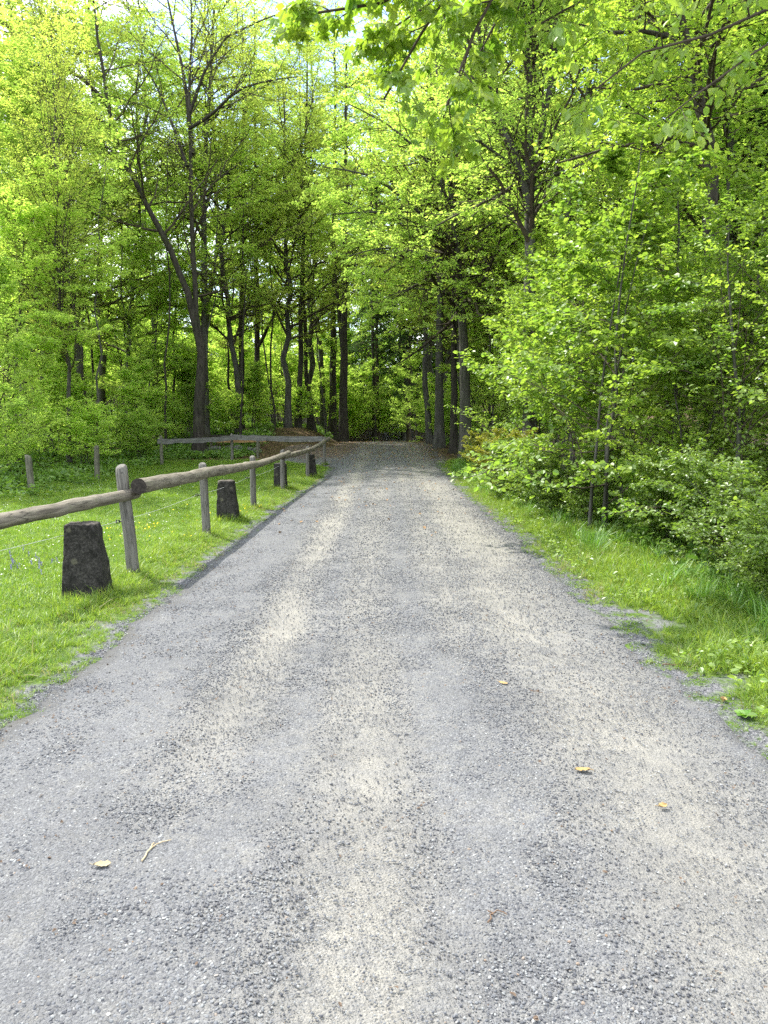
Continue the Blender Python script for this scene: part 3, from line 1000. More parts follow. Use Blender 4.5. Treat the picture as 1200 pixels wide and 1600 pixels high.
BE = [tall_beech(1, 21, .22, .30, 4.6, 46), tall_beech(2, 22, .24, .34, 5.2, 50), tall_beech(3, 20, .17, .22, 4.2, 44),
      tall_beech(4, 20, .115, .24, 4.6, 56, 'rise', 'yellow_leaf', 'bark', per=8, leaf=.085), tall_beech(5, 17, .12, .10, 3.6, 46)]
YB = [tall_beech(6, 13, .085, .05, 3.5, 42, per=11, leaf=.105), tall_beech(7, 9.5, .06, .04, 3.0, 36, per=11, leaf=.10), tall_beech(8, 15, .10, .16, 3.8, 40, per=11, leaf=.105, lean=.08)]
SP = [spruce(21), spruce(22, 21, .17, .2)]
UN = [sapling(31, 6.5, 1, .045, 2.0, 28, .08, .095, 'far', 'far_leaf', per=10, n2=8, n3=4, min3=.25),
      sapling(32, 4.2, 3, .025, 1.4, 16, .05, .09, 'far', 'far_leaf', per=9, n2=7, n3=4, min3=.22),
      sapling(33, 2.2, 4, .015, 1.0, 10, .10, .07, 'far', 'far_leaf', per=8, n2=6, n3=4, lean=.3)]

YOUNG = 'full-leaved young beech'
for x, y, k, s in [(-11.2, 23.5, 1, .85), (-13.0, 30, 2, .85), (-10.2, 33.5, 1, .8), (-17.5, 40, 1, .9), (-11, 69, 0, 1.4), (-18, 68, 0, 1.4), (-24, 70, 0, 1.5),
                   (-31, 70, 0, 1.5), (-5, 72, 0, 1.4), (-14, 78, 0, 1.6), (-33, 78, 0, 1.6), (-27, 82, 0, 1.7), (-38, 84, 0, 1.8), (-20, 84, 0, 1.7), (-9, 88, 0, 1.8), (-2.5, 82, 0, 1.6)]:
    put('beech_tree', YB[k], x, y, YOUNG, s=s, group='young beeches in the wood left of the road')
YFAR = 'leafy young beech'
for x, y, k, s in [(-.8, 67, 0, 1.1), (2.2, 70, 2, 1.3), (5.8, 65, 0, 1.2), (8.8, 58, 0, 1.0), (7.6, 48, 1, .9), (10, 66, 2, 1.4), (13, 58, 0, 1.2), (16, 70, 0, 1.5), (22, 66, 0, 1.5), (1, 80, 0, 1.7), (8, 84, 2, 1.8)]:
    put('beech_tree', YB[k], x, y, YFAR, s=s, group='young beeches beyond the road end')
# ---- the wood behind and left of the paddock
LEFT = 'slender green beech'
for i, (x, y, k, s) in enumerate([(-14.6, 27.5, 4, .85), (-14.5, 33, 2, .9), (-11.4, 34.5, 4, 1.0), (-19.5, 44, 4, .9), (-14, 70, 2, 1.3), (-30, 74, 1, 1.25), (-22, 76, 0, 1.3),
                                  (-8, 78, 0, 1.3), (-36, 82, 0, 1.3), (-27, 66, 2, 1.2)]):
    put('beech_tree', BE[k], x, y, LEFT, s=s, group='beeches in the wood behind the paddock')
MID = 'tall straight beech'
for x, y, k, s in [(-3.0, 74, 2, 1.3), (2, 76, 1, 1.2), (6.5, 66, 2, 1.2), (12, 72, 1, 1.1), (11, 52, 0, 1.0), (19, 62, 1, 1.1)]:
    put('beech_tree', BE[k], x, y, MID, s=s, group='beeches beyond the end of the road')
for x, y, k, s in [(-.5, 58, 0, .85), (1.8, 56, 1, .8), (4.6, 66, 0, 1.0), (7.5, 76, 1, 1.1)]:
    put('spruce_tree', SP[k], x, y, 'dark spruce', s=s, group='spruces beyond the end of the road')
# ---- right-hand wood: dark spruces behind the roadside saplings
for x, y, k, s in [(12.5, 20, 1, .7), (11.0, 24.5, 0, .7), (14.5, 26, 0, .75), (9.8, 31, 1, .75), (17, 22, 1, .8), (13, 34, 0, .8), (18.5, 31, 0, .85),
                   (10.5, 39, 1, .85), (16, 42, 0, .9), (22, 38, 1, .9), (12.0, 15.5, 1, .6), (20, 27, 1, .8), (9.2, 19.5, 1, .5), (10.2, 16.5, 0, .45)]:
    put('spruce_tree', SP[k], x, y, 'dark shaded spruce', s=s, group='spruces in the wood right of the road')
for x, y, k, s in [(9.6, 13.6, 2, .75), (8.0, 18.2, 0, .95), (11.5, 18, 2, .95), (7.4, 31, 0, 1.0), (12.5, 12.5, 0, .9), (15, 19, 2, 1.1), (10.2, 22, 0, 1.1), (4.9, 34.5, 1, .9), (9.5, 26.5, 2, 1.1), (5.4, 40, 0, 1.0), (13.5, 29, 2, 1.2)]:
    put('beech_tree', YB[k], x, y, 'full-leaved beech', s=s, group='young beeches in the wood right of the road')
for x, y, k, s in [(6.4, 27, 2, 1.0), (6.2, 38, 0, 1.0), (5.6, 47, 1, 1.0), (10.8, 29, 0, .95), (15, 34, 1, 1.0), (8.8, 20.5, 2, .95)]:
    put('beech_tree', BE[k], x, y, 'tall leafy beech', s=s, group='beeches in the wood right of the road')
# ---- young growth under the tall trees
for x, y, k, s in [(-10.5, 21.5, 0, .9), (-11, 26, 1, .9), (-9.6, 30, 1, .9), (-8.6, 34.5, 1, .9), (-10.8, 37, 0, 1.0),
                   (-6.6, 38.5, 1, .8), (-14.5, 36, 1, 1.0), (-5.6, 43, 0, 1.0), (-8.5, 44, 0, 1.1), (-16, 24.5, 0, 1.2), (-3.8, 50, 0, 1.0), (-18, 37, 0, 1.3),
                   (-4.6, 41, 2, 1.0), (-9.3, 24, 2, 1.0), (-9.8, 18.8, 2, 1.1), (-8.9, 28, 2, .9), (-12, 29, 2, 1.2), (-7.2, 35.5, 2, 1.0)]:
    put('sapling', UN[k], x, y, 'low leafy sapling', 'sapling', s=s, group='saplings in the wood left of the road')
for x, y, k, s in [(2.2, 52, 0, 1.0), (3.4, 47, 1, 1.0), (-1, 55, 0, .9), (4.4, 43, 0, .9), (1.0, 62, 0, 1.3), (-2.6, 56, 1, 1.2), (3.2, 40, 2, 1.1), (2.9, 44.5, 2, 1.2), (.4, 58, 2, 1.4)]:
    put('sapling', UN[k], x, y, 'small leafy tree', 'sapling', s=s, group='saplings at the far end of the road')


PO = [tall_beech(12, 15, .055, .5, 2.2, 18, barkmat='dark_bark', per=5, lean=.06, n2=7, n3=4), tall_beech(13, 12, .042, .45, 1.9, 16, barkmat='bark', per=5, lean=.10, n2=7, n3=4)]
for x, y, k, s in [(-9.2, 24.6, 1, .9), (-10.6, 27.5, 0, 1), (-12.2, 28.2, 1, 1), (-8.9, 31.4, 0, .9), (-10.6, 32.2, 1, 1.1), (-7.9, 33.5, 1, 1), (-6.4, 34.4, 0, .9), (-7.0, 37.2, 1, 1.1), (-5.4, 38.2, 0, 1),
                   (-14.8, 30.5, 0, 1), (-13.4, 35.5, 0, 1.1), (-9.9, 36.3, 0, 1.1), (-5.9, 40.8, 1, 1.2), (-4.2, 42.6, 0, 1.1), (-11.8, 38.4, 1, 1.1), (-8.2, 41.6, 0, 1.2), (-3.5, 46.4, 1, 1.2), (-16.2, 36, 1, 1.2)]:
    put('beech_tree', PO[k], x, y, 'slender dark pole beech', s=s, group='slender young trunks left of the road')
HB = tall_beech(10, 25, .17, .52, 4.6, 34, per=6, leaf=.10, leafmat='yellow_leaf', lean=.04)
for x, y, s, rz, lab in ((-14.2, 39, 1.0, .3, 'tall bare-boled beech with a high pale crown far left of the forked trunk'), (-9.8, 42.5, 1.05, 1.5, 'tall bare-boled beech whose pale crown shows right of the forked tree'),
                         (-19, 45, 1.1, 2.7, 'tall bare-boled beech with a high crown behind the fanned beech'), (-4.0, 51, 1.1, 4.2, 'tall bare-boled beech with a high crown behind the thickest dark trunk'),
                         (1.6, 60, 1.2, 5.0, 'tall bare-boled beech in line with the road end')):
    put('beech_tree', HB, x, y, lab, rz=rz, s=s)
put('beech_tree', HB, -15.6, 33.5, 'tall bare-boled beech rising behind the fanned beech near the left edge', rz=.9, s=.95)
put('beech_tree', HB, -11.9, 41, 'tall bare-boled beech with a high crown close behind the grey straight trunk', rz=3.6, s=.95)
# pale crowns that close over the road
PC = tall_beech(9, 17.5, .17, .24, 5.2, 46, per=11, leaf=.095, leafmat='yellow_leaf', n3=7)
for x, y, s, rz, lab in ((-4.9, 39.5, 1.0, .3, 'pale yellow-green beech whose crown rounds off under the patch of sky'), (-6.8, 36.0, .9, 2.1, 'pale beech on the bank between the forked trunk and the road'),
                         (-4.6, 48, 1.15, 4.0, 'pale beech behind the left shoulder of the road end'), (3.9, 38.5, 1.0, 1.2, 'pale beech behind the drooping roadside beech'),
                         (3.6, 46.5, 1.1, 5.1, 'pale beech closing the canopy at the back of the roadside row'),
                         (3.2, 51, 1.5, .7, 'tallest pale beech closing the canopy above the road end'), 
                         (8.2, 46, 1.4, 2.6, 'tall pale beech behind the slim leaning roadside trunk'), (6.6, 33.5, 1.3, 4.4, 'tall pale beech over the right side of the roadside row'),
                         (-12.2, 31.5, .9, 1.7, 'pale broad beech left of the forked dark trunk')):
    put('beech_tree', PC, x, y, lab, rz=rz, s=s)
for x, y, k, s in [(-6.4, 44, 0, .9), (-8.6, 47, 0, 1.0), (-10.8, 44.5, 1, 1.3), (-12.8, 47.5, 0, 1.0), (-4.8, 52, 0, 1.0), (-7.4, 54, 0, 1.1), (-10, 52, 1, 1.5), (-15.2, 47, 0, 1.1), (-17.6, 50, 0, 1.2), (-13.4, 42, 0, .95),
                   (-15.6, 43.5, 1, 1.3), (-20.5, 52, 0, 1.3), (-18.2, 46, 1, 1.4), (-12.2, 56, 0, 1.3), (-5.2, 58, 0, 1.2), (-8.8, 59, 0, 1.3), (-3.2, 54.5, 1, 1.4), (-22, 47, 0, 1.2), (-24, 57, 0, 1.4), (-2.8, 63, 0, 1.3)]:
    put('sapling', UN[k], x, y, 'low leafy sapling', 'sapling', s=s, group='saplings in the wood left of the road')
for x, y, k, s in [(-24, 66, 1, 2.0), (-20, 69, 1, 2.0), (-16, 71, 1, 2.0), (-12.5, 66, 1, 2.0), (-9, 64, 1, 1.8), (-6, 63, 1, 1.8), (-3.4, 65, 1, 1.8), (-.6, 68, 1, 1.9), (2.4, 66, 1, 1.8), (5, 69, 1, 2), (8, 68, 1, 2), (-28, 70, 1, 2.2), (-33, 72, 1, 2.2),
                   (-18, 58, 1, 1.6), (-22.5, 60, 1, 1.6), (-14, 52, 1, 1.4), (-26, 61, 1, 1.7), (0.2, 61.5, 2, 2.2), (3.2, 61, 2, 2.2), (-2.2, 59, 2, 2.0)]:
    put('sapling', UN[k], x, y, 'low leafy sapling' if x < -4 else 'small leafy tree', 'sapling', s=s, group='saplings in the wood left of the road' if x < -4 else 'saplings at the far end of the road')


# ---- trees one can point to
def stem_tree(kind, label, stems, rad0, seed, leafmat, barkmat, n1, t0, prof, ang, limbs=(), **kw):
    """a tree whose stems (lists of world points, base first) are given; limbs are extra lines with their own foot radius"""
    rng = np.random.default_rng(seed)
    base = np.array(stems[0][0], float)

    def resample(pts, k):
        pts = np.array(pts, float) - base
        s = np.concatenate([[0], np.cumsum(np.linalg.norm(np.diff(pts, axis=0), axis=1))])
        u = np.linspace(0, s[-1], k)
        return np.stack([np.interp(u, s, pts[:, i]) for i in range(3)], -1)
    k = 18
    fork_drop = kw.pop('drop', 0)
    S = np.array([resample(s, k) for s in stems])
    S[1:] += 0
    jit = rng.normal(0, .02, S.shape); jit[:, :2] = 0
    S = S + jit
    rd = []
    for i in range(len(stems)):
        s = np.linspace(0, 1, k)
        dropf = 1 - fork_drop * sstep(.16, .30, s) if i == 0 else 1.0
        rd.append(rad0[i] * dropf * ((1 - s) * .86 + .14) * (1 + (.5 * np.exp(-s * 26) if i == 0 else 0)))
    rd = np.array(rd)
    tb = Bag(); tubes(tb, S, rd, 10, rough=.03, rng=rng)
    wood, fol = Bag(), Bag()
    if limbs:
        Lm = np.array([resample(p, 8) for p, _ in limbs]); lr = np.array([r * np.linspace(1, .25, 8) for _, r in limbs])
        tubes(tb, Lm, lr, 6)
        crown_on(Lm, lr, rng, wood, fol, kw.pop('limb_n', 9), .25, kw.pop('limb_len', lambda t, p: p * .45 * (1.2 - t * .7)), 48, **{**kw, 'n2': 6})
    else:
        kw.pop('limb_n', 0); kw.pop('limb_len', 0)
    crown_on(S, rd, rng, wood, fol, n1, t0, prof, ang, **kw)
    o = thing(kind, label, 'tree', base)
    obj('trunk', tb.mesh('trunk', [M[barkmat]], True, False), o)
    obj('branches', wood.mesh('branches', [M['twig']], True, False), o)
    obj('crown', fol.mesh('crown', [M[leafmat]]), o)
    return o


D = 31.0
base = at(312, 716, D); base[2] = hz(base[0], base[1]) - .1
fork = at(307, 495, D)
stem_tree('oak_tree', 'dark tree behind the cross fence, forked high into two long stems, sparse foliage',
          [[base, at(310, 640, D), at(318, 560, D), fork, at(303, 400, D), at(297, 280, D), at(296, 140, D), at(302, 40, D), at(290, -90, D)],
           [at(316, 560, D), at(304, 500, D - .1), at(285, 440, D - .3), at(262, 380, D - .5), at(228, 320, D - .8), at(193, 245, D - 1), at(170, 170, D - 1.2), at(160, 110, D - 1.4), at(148, 20, D - 1.6), at(140, -60, D - 1.6)]],
          (.235, .15), 77, 'yellow_leaf', 'dark_bark', 17, .30, lambda t, p: 3.4 * (1.15 - .5 * t), 58,
          limbs=[([at(297, 200, D), at(330, 180, D - .6), at(370, 140, D - 1.2), at(420, 125, D - 1.5), at(465, 120, D - 1.6)], .07),
                 ([at(297, 175, D), at(320, 110, D - .3), at(350, 60, D - .5), at(400, 35, D - .5), at(440, 20, D - .6)], .07),
                 ([at(292, 260, D), at(272, 200, D + .4), at(252, 150, D + .8), at(240, 125, D + 1.2), at(215, 90, D + 1.4)], .08),
                 ([at(172, 170, D - 1.2), at(140, 130, D - 1.4), at(90, 100, D - 1.9), at(40, 60, D - 2.4), at(-20, 40, D - 2.6)], .08),
                 ([at(180, 200, D - 1), at(130, 175, D - 1.8), at(80, 170, D - 2.5), at(20, 150, D - 3)], .06),
                 ([at(300, 240, D), at(290, 130, D + .3), at(275, 60, D + .6), at(262, 0, D + .8), at(250, -60, D + 1)], .09)],
          n2=9, n3=6, per=4, leaf=.07, thin=.6, l2=.5, drop=.38)
b2 = at(320, 700, 34.5); b2[2] = hz(b2[0], b2[1]) - .1
stem_tree('beech_tree', 'grey straight trunk close behind the forked dark tree', [[b2, at(319, 500, 34.5), at(318, 300, 34.5), at(330, 100, 34.5), at(338, -60, 34.5)]], (.20,), 78, 'far_leaf', 'bark',
          34, .42, lambda t, p: 3.8 * (1.15 - .6 * t), 60, limbs=[([at(320, 330, 34.5), at(335, 285, 34.3), at(365, 262, 34), at(388, 245, 34)], .08)], n2=8, n3=5, per=6, leaf=.085)
# leaning dark trunk hidden behind the fork
b3 = at(296, 700, 35); b3[2] = hz(b3[0], b3[1]) - .1
put('beech_tree', BE[3], -9.9, 24.2, 'yellow-green beech with fanned rising branches beyond the paddock corner', rz=.4, s=.6)
put('beech_tree', BE[3], -12.4, 20.6, 'pale green rising beech at the sunny edge of the wood', rz=2.2, s=.62)


def bole(px, py_base, d, px_top, py_top, r, label, group=None, n1=17, t0=.45, leafmat='far_leaf', bark='dark_bark', spread=3.2, seed=0, extra=None, mid=None, **kw):
    a = at(px, py_base, d)
    a[2] = hz(a[0], a[1]) - .1
    t = at(px_top, py_top, d)
    pts = [a] + ([at(mid[0], mid[1], d)] if mid else []) + [t]
    top = t + (t - a) * .25
    top[0] = t[0] + (t[0] - a[0]) * .1
    pts.append(top)
    stems = [pts]; rads = [r]
    if extra:
        stems.append([at(*e) for e in extra]); rads.append(r * .6)
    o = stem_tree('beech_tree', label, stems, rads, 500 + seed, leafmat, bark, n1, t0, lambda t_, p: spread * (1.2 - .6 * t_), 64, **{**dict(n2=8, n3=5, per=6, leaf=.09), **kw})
    if group:
        o['group'] = group
    return o


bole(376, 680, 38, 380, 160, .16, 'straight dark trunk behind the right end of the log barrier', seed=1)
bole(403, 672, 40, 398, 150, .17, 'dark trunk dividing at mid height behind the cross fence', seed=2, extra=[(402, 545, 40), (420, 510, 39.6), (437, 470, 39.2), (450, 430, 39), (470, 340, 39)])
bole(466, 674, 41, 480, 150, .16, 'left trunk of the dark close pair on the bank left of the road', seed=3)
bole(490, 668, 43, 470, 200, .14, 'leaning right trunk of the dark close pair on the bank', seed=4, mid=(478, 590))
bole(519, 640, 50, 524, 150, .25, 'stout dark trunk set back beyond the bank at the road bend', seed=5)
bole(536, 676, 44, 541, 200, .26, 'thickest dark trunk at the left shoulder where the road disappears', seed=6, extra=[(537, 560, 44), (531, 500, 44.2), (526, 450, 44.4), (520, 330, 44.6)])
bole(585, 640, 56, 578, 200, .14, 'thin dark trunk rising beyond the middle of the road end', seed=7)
# right roadside row
GRP = None
bole(672, 694, 40, 668, 250, .17, 'slim grey leaning trunk at the back of the roadside row', seed=11, bark='bark', mid=(664, 600), n1=22)
bole(686, 702, 36, 690, 150, .22, 'grey straight trunk in the roadside row, second from the back', seed=12, bark='bark', n1=24)
bole(709, 715, 33, 711, 250, .17, 'mossy dark trunk in the roadside row beside the road edge', seed=13, n1=22)
b4 = at(728, 700, 30); b4[2] = hz(b4[0], b4[1]) - .1
stem_tree('beech_tree', 'grey beech by the road with long drooping branches reaching over the gravel',
          [[b4, at(727, 600, 30), at(722, 500, 30), at(714, 400, 30), at(705, 300, 30), at(690, 200, 30), at(680, 90, 30)]], (.24,), 91, 'far_leaf', 'bark', 42, .34,
          lambda t, p: 5.0 * (1.2 - .75 * t), 78,
          limbs=[([at(713, 400, 30), at(680, 370, 29), at(640, 340, 28), at(580, 330, 27.5), at(520, 335, 27)], .075),
                 ([at(712, 380, 30), at(670, 345, 29), at(620, 300, 28.5), at(570, 270, 28), at(500, 260, 27.6)], .075),
                 ([at(716, 430, 30), at(690, 410, 28.5), at(650, 395, 27), at(600, 385, 26), at(545, 400, 25)], .07),
                 ([at(708, 330, 30), at(680, 270, 29.5), at(650, 230, 29), at(600, 190, 28.5), at(540, 160, 28)], .07),
                 ([at(714, 410, 30), at(740, 370, 28.5), at(780, 340, 27), at(830, 330, 25.5)], .06),
                 ([at(722, 470, 30), at(690, 455, 28), at(640, 450, 26.5), at(590, 470, 25.5)], .05)],
          up=.05, n2=10, n3=5, per=9, leaf=.09, bend1=(0, 0, -.08), limb_n=12)
b5 = at(830, 780, 20.5); b5[2] = hz(b5[0], b5[1]) - .1
stem_tree('beech_tree', 'tall grey beech with many steep branches behind the bright roadside sapling',
          [[b5, at(828, 600, 20.5), at(827, 400, 20.5), at(828, 270, 20.5), at(822, 130, 20.5), at(818, 0, 20.5), at(812, -160, 20.5)],
           [at(828, 300, 20.6), at(845, 220, 20.8), at(862, 120, 21), at(880, 20, 21.2), at(890, -120, 21.4)],
           [at(828, 320, 20.4), at(800, 230, 20.4), at(770, 160, 20.2), at(750, 60, 20), at(735, -60, 20)]], (.22, .10, .10), 92, 'far_leaf', 'bark', 26, .40,
          lambda t, p: 3.2 * (1.2 - .6 * t), 46, up=.15, n2=9, n3=5, per=8, leaf=.085, bend1=(0, 0, .15),
          limbs=[([at(830, 300, 20.5), at(870, 270, 19.5), at(930, 250, 18.5), at(1000, 215, 18)], .05),
                 ([at(828, 290, 20.5), at(790, 250, 19.8), at(740, 215, 19), at(690, 215, 18)], .05)])
b6 = at(1115, 790, 14); b6[2] = hz(b6[0], b6[1]) - .1
stem_tree('beech_tree', 'dark mossy crooked trunk high among the leaves near the right edge',
          [[b6, at(1120, 600, 14), at(1112, 420, 14), at(1111, 320, 14), at(1108, 230, 14), at(1090, 150, 14), at(1078, 80, 14), at(1055, 0, 14), at(1030, -140, 14)]], (.23,), 93, 'beech_leaf', 'dark_bark', 24, .60,
          lambda t, p: 3.0 * (1.2 - .6 * t), 68, n2=9, n3=5, per=9, leaf=.075, shape='oval', bend1=(0, 0, .02),
          limbs=[([at(1078, 80, 14), at(1020, 48, 13.4), at(960, 52, 12.8), at(905, 38, 12.2)], .05)])

# ------------------------------------------------------------------ saplings and shrubs along the right verge
NE = {
    'hazel': sapling(41, 5.0, 3, .03, 1.85, 12, .08, .062, 'round', 'beech_leaf', 68, 9, 8, 4, .16, up=.06, flat=.12, min3=.2),
    'hazel_thin': sapling(47, 4.4, 2, .028, 1.6, 15, .22, .060, 'round', 'beech_leaf', 60, 9, 8, 4, .2, up=.1, flat=.12, min3=.18),
    'beech': sapling(42, 6.0, 1, .05, 2.3, 24, .20, .058, 'oval', 'beech_leaf', 76, 10, 10, 4, .08, up=.04, flat=.1),
    'beech_wide': sapling(43, 7.2, 1, .06, 2.9, 28, .14, .060, 'oval', 'beech_leaf', 78, 10, 11, 4, .1, up=.0, flat=.1),
    'low': sapling(44, 1.9, 6, .012, .8, 10, .03, .05, 'oval', 'bramble_leaf', 58, 8, 6, 4, .5, min3=.1, up=.1, hvar=.45),
    'bramble': sapling(45, 1.7, 8, .009, .62, 9, .03, .042, 'oval', 'bramble_leaf', 60, 8, 6, 4, .75, min3=.1, up=.05, hvar=.4),
    'arching': sapling(48, 1.9, 4, .012, .95, 9, .10, .048, 'oval', 'bramble_leaf', 50, 8, 6, 4, .75, min3=.12, up=-.02, flat=.15),
    'bronze': sapling(46, 1.5, 5, .012, .8, 10, .03, .045, 'oval', 'bronze_leaf', 50, 9, 6, 4, .3, min3=.1, up=.15),
}
for kind, key, x, y, s, rz, cat, label in [
    ('sapling', 'hazel', 3.35, 11.6, 1.12, .3, 'sapling', 'bright green round-leaved sapling catching the sun beside the right verge'),
    ('sapling', 'hazel_thin', 3.6, 14.6, 1.3, 2.0, 'sapling', 'many-stemmed sapling just behind the brightest roadside one'),
    ('sapling', 'beech', 4.6, 12.3, 1.0, 1.1, 'sapling', 'single-stemmed beech sapling with pale stem in the gap behind the verge'),
    ('sapling', 'beech', 4.3, 17.6, 1.0, 4.2, 'sapling', 'beech sapling between the tall grey beech and the road'),
    ('sapling', 'hazel_thin', 4.1, 20.4, 1.1, 5.0, 'sapling', 'smaller sapling farther along the right verge beneath the drooping beech'),
    ('sapling', 'beech', 4.8, 23.6, .95, 1.0, 'sapling', 'beech sapling at the foot of the roadside trunks'),
    ('sapling', 'beech_wide', 6.6, 9.4, .82, 3.6, 'sapling', 'wide layered beech spreading level boughs in from the right edge'),
    ('sapling', 'beech_wide', 5.6, 13.0, .74, .8, 'sapling', 'layered young beech in front of the crooked mossy trunk'),
    ('sapling', 'beech', 5.3, 7.6, .9, 2.7, 'sapling', 'young beech with drooping leaf sprays at the right edge above the brambles'),
    ('sapling', 'beech_wide', 8.4, 14.8, 1.0, 5.1, 'sapling', 'tall young beech shading the dark gap right of the verge'),
    ('sapling', 'beech', 5.2, 16.8, 1.25, .2, 'sapling', 'upright beech sapling before the spruces, behind the bright roadside one'),
    ('sapling', 'beech_wide', 4.7, 19.5, 1.0, 2.2, 'sapling', 'spreading young beech beside the tall grey beech'),
    ('sapling', 'beech', 4.5, 9.7, .78, 5.6, 'sapling', 'low layered beech sapling over the dark hollow right of the verge'),
    ('sapling', 'hazel_thin', 4.3, 10.9, .85, 1.2, 'sapling', 'thin two-stemmed sapling right of the brightest one'),
    ('sapling', 'beech_wide', 5.5, 8.7, .72, 1.9, 'sapling', 'level-branched young beech low at the right edge behind the brambles'),
    ('sapling', 'beech', 5.2, 11.2, 1.0, 3.9, 'sapling', 'layered beech sapling filling the wall of leaves right of the brightest sapling'),
    ('shrub', 'low', 3.3, 12.4, .7, 1.0, 'shrub', 'small leafy bush at the foot of the many-stemmed sapling'),
    ('shrub', 'low', 3.0, 13.3, .65, 4.0, 'shrub', 'rounded green bush pressing on the verge before the narrowing'),
    ('shrub', 'low', 2.8, 16.0, .7, 2.6, 'shrub', 'green bush just before the first yellow-brown one'),
    ('shrub', 'arching', 2.85, 18.3, .6, .9, 'shrub', 'arching bush between the two yellow-brown ones'),
    ('shrub', 'bramble', 3.62, 6.5, .72, .5, 'shrub', 'dense small-leaved bramble at the right edge of the verge'),
    ('shrub', 'bramble', 4.1, 7.3, .95, 1.9, 'shrub', 'bramble mound behind the nearest one at the right edge'),
    ('shrub', 'arching', 3.7, 7.6, .8, 4.9, 'shrub', 'arching thin-stemmed shrub between the bramble mounds'),
    ('shrub', 'arching', 4.9, 8.6, .85, 2.2, 'shrub', 'taller arching shrub rising over the brambles at the right edge'),
    ('shrub', 'low', 4.15, 8.9, .8, 3.0, 'shrub', 'low arching bush between the brambles and the pale-stemmed sapling'),
    ('shrub', 'low', 3.75, 10.0, .7, 4.4, 'shrub', 'small bush under the right side of the brightest sapling'),
    ('shrub', 'low', 5.0, 10.4, 1.0, 1.0, 'shrub', 'shaded bush in the dark hollow behind the verge'),
    ('shrub', 'low', 2.95, 14.6, .75, 2.0, 'shrub', 'low green bush at the verge left of the brightest sapling'),
    ('shrub', 'bronze', 2.75, 17.0, .9, .1, 'shrub', 'yellow-brown tinted bush beside the narrowing verge'),
    ('shrub', 'bronze', 2.7, 19.4, .85, 3.3, 'shrub', 'second yellow-brown bush, farther along the verge'),
    ('shrub', 'low', 2.9, 22.3, .65, 5.5, 'shrub', 'leafy bush at the foot of the roadside beech'),
    ('shrub', 'low', 3.0, 26.0, .6, .7, 'shrub', 'farthest small bush tucked between the roadside trunks'),
]:
    put(kind, NE[key], x, y, label, cat, rz, s)


# ------------------------------------------------------------------ boughs of trees that stand right of the frame and hang into it
def overhang(kind, label, base_xy, H, r, limbs, seed, leafmat, shape, leaf, **kw):
    rng = np.random.default_rng(seed)
    b = np.array([base_xy[0], base_xy[1], hz(*base_xy) - .1])
    k = 12
    s = np.linspace(0, 1, k)
    P = np.stack([.3 * np.sin(s * 3), .2 * np.sin(s * 5), H * s], -1)[None]
    rad = flare(r, k)[None]
    tb = Bag(); tubes(tb, P, rad, 9, rough=.03, rng=rng)
    wood, fol = Bag(), Bag()

    def resample(pts, kk):
        pts = np.array(pts, float) - b
        d = np.concatenate([[0], np.cumsum(np.linalg.norm(np.diff(pts, axis=0), axis=1))])
        u = np.linspace(0, d[-1], kk)
        return np.stack([np.interp(u, d, pts[:, i]) for i in range(3)], -1)
    for pts, r0, n1, ln, t0 in limbs:
        Lm = resample(pts, 12)[None]
        Lm[:, 1:-1] += rng.normal(0, .035, Lm[:, 1:-1].shape)
        lr = (r0 * np.linspace(1, .22, 12))[None]
        tubes(wood, Lm, lr, 6)
        A, ra, _ = kids(Lm, lr, n1, t0, 1.0, 50, 14, lambda t, p: ln * (1.15 - .5 * t), 'flat', 6, (0, 0, -.12), .14, rng, .6, .5)
        tubes(wood, A, ra, 4)
        B, rb, _ = kids(A, ra, 6, .15, 1, 46, 12, lambda t, p: np.maximum(p * .45 * (1.1 - .6 * t), .2), 'flat', 4, (0, 0, -.12), .1, rng, .6, .4)
        tubes(wood, B, np.maximum(rb, .0025), 3)
        leaf_twigs(fol, B, kw.get('per', 7), leaf, shape, rng, .2, kw.get('droop', .6), .55, .03)
        leaf_twigs(fol, A, 7, leaf, shape, rng, .4, kw.get('droop', .6), .55, .03)
    crown_on(P, rad, rng, wood, fol, kw.get('n1', 16), .55, lambda t, p: 2.6 * (1.3 - .7 * t), 62, n2=7, n3=4, per=5, leaf=leaf, shape='far')
    o = thing(kind, label, 'tree', b)
    obj('trunk', tb.mesh('trunk', [M['bark']], True, False), o)
    obj('branches', wood.mesh('branches', [M['twig']], True, False), o)
    obj('crown', fol.mesh('crown', [M[leafmat]]), o)
    return o


mb = (6.2, 6.6)
top = np.array([6.2, 6.6, 8.2])
overhang('maple_tree', 'maple whose bough of broad bright leaves hangs over the road from the top', mb, 13, .2, [
    ([top, [4.2, 7.0, 8.6], at(860, -120, 7.6), at(760, -10, 7.7), at(733, 57, 7.7), at(705, 110, 7.7), at(698, 165, 7.7)], .05, 17, .8, .4),
    ([top + [0, 0, .3], [4.0, 7.6, 9.0], at(800, -160, 8.4), at(690, 0, 8.4), at(660, 75, 8.4), at(622, 120, 8.4), at(600, 155, 8.4)], .05, 17, .85, .4),
    ([top + [0, 0, .6], [3.6, 7.2, 9.2], at(820, -150, 8), at(700, -50, 8), at(625, 2, 8), at(570, 16, 8), at(500, 12, 8), at(462, 25, 8)], .05, 18, .65, .45),
    ([top + [0, 0, .6], [3.8, 7.2, 9.0], at(850, -140, 8.6), at(780, -60, 8.6), at(700, -10, 8.6), at(640, 20, 8.6), at(590, 60, 8.6)], .04, 15, .7, .4),
    ([top + [0, 0, .2], [4.2, 7.8, 8.6], at(900, -100, 8.2), at(840, -40, 8.2), at(790, 0, 8.2), at(750, 60, 8.2), at(735, 110, 8.2)], .04, 15, .7, .4)],
    600, 'maple_leaf', 'maple', .105, n1=10, per=5)
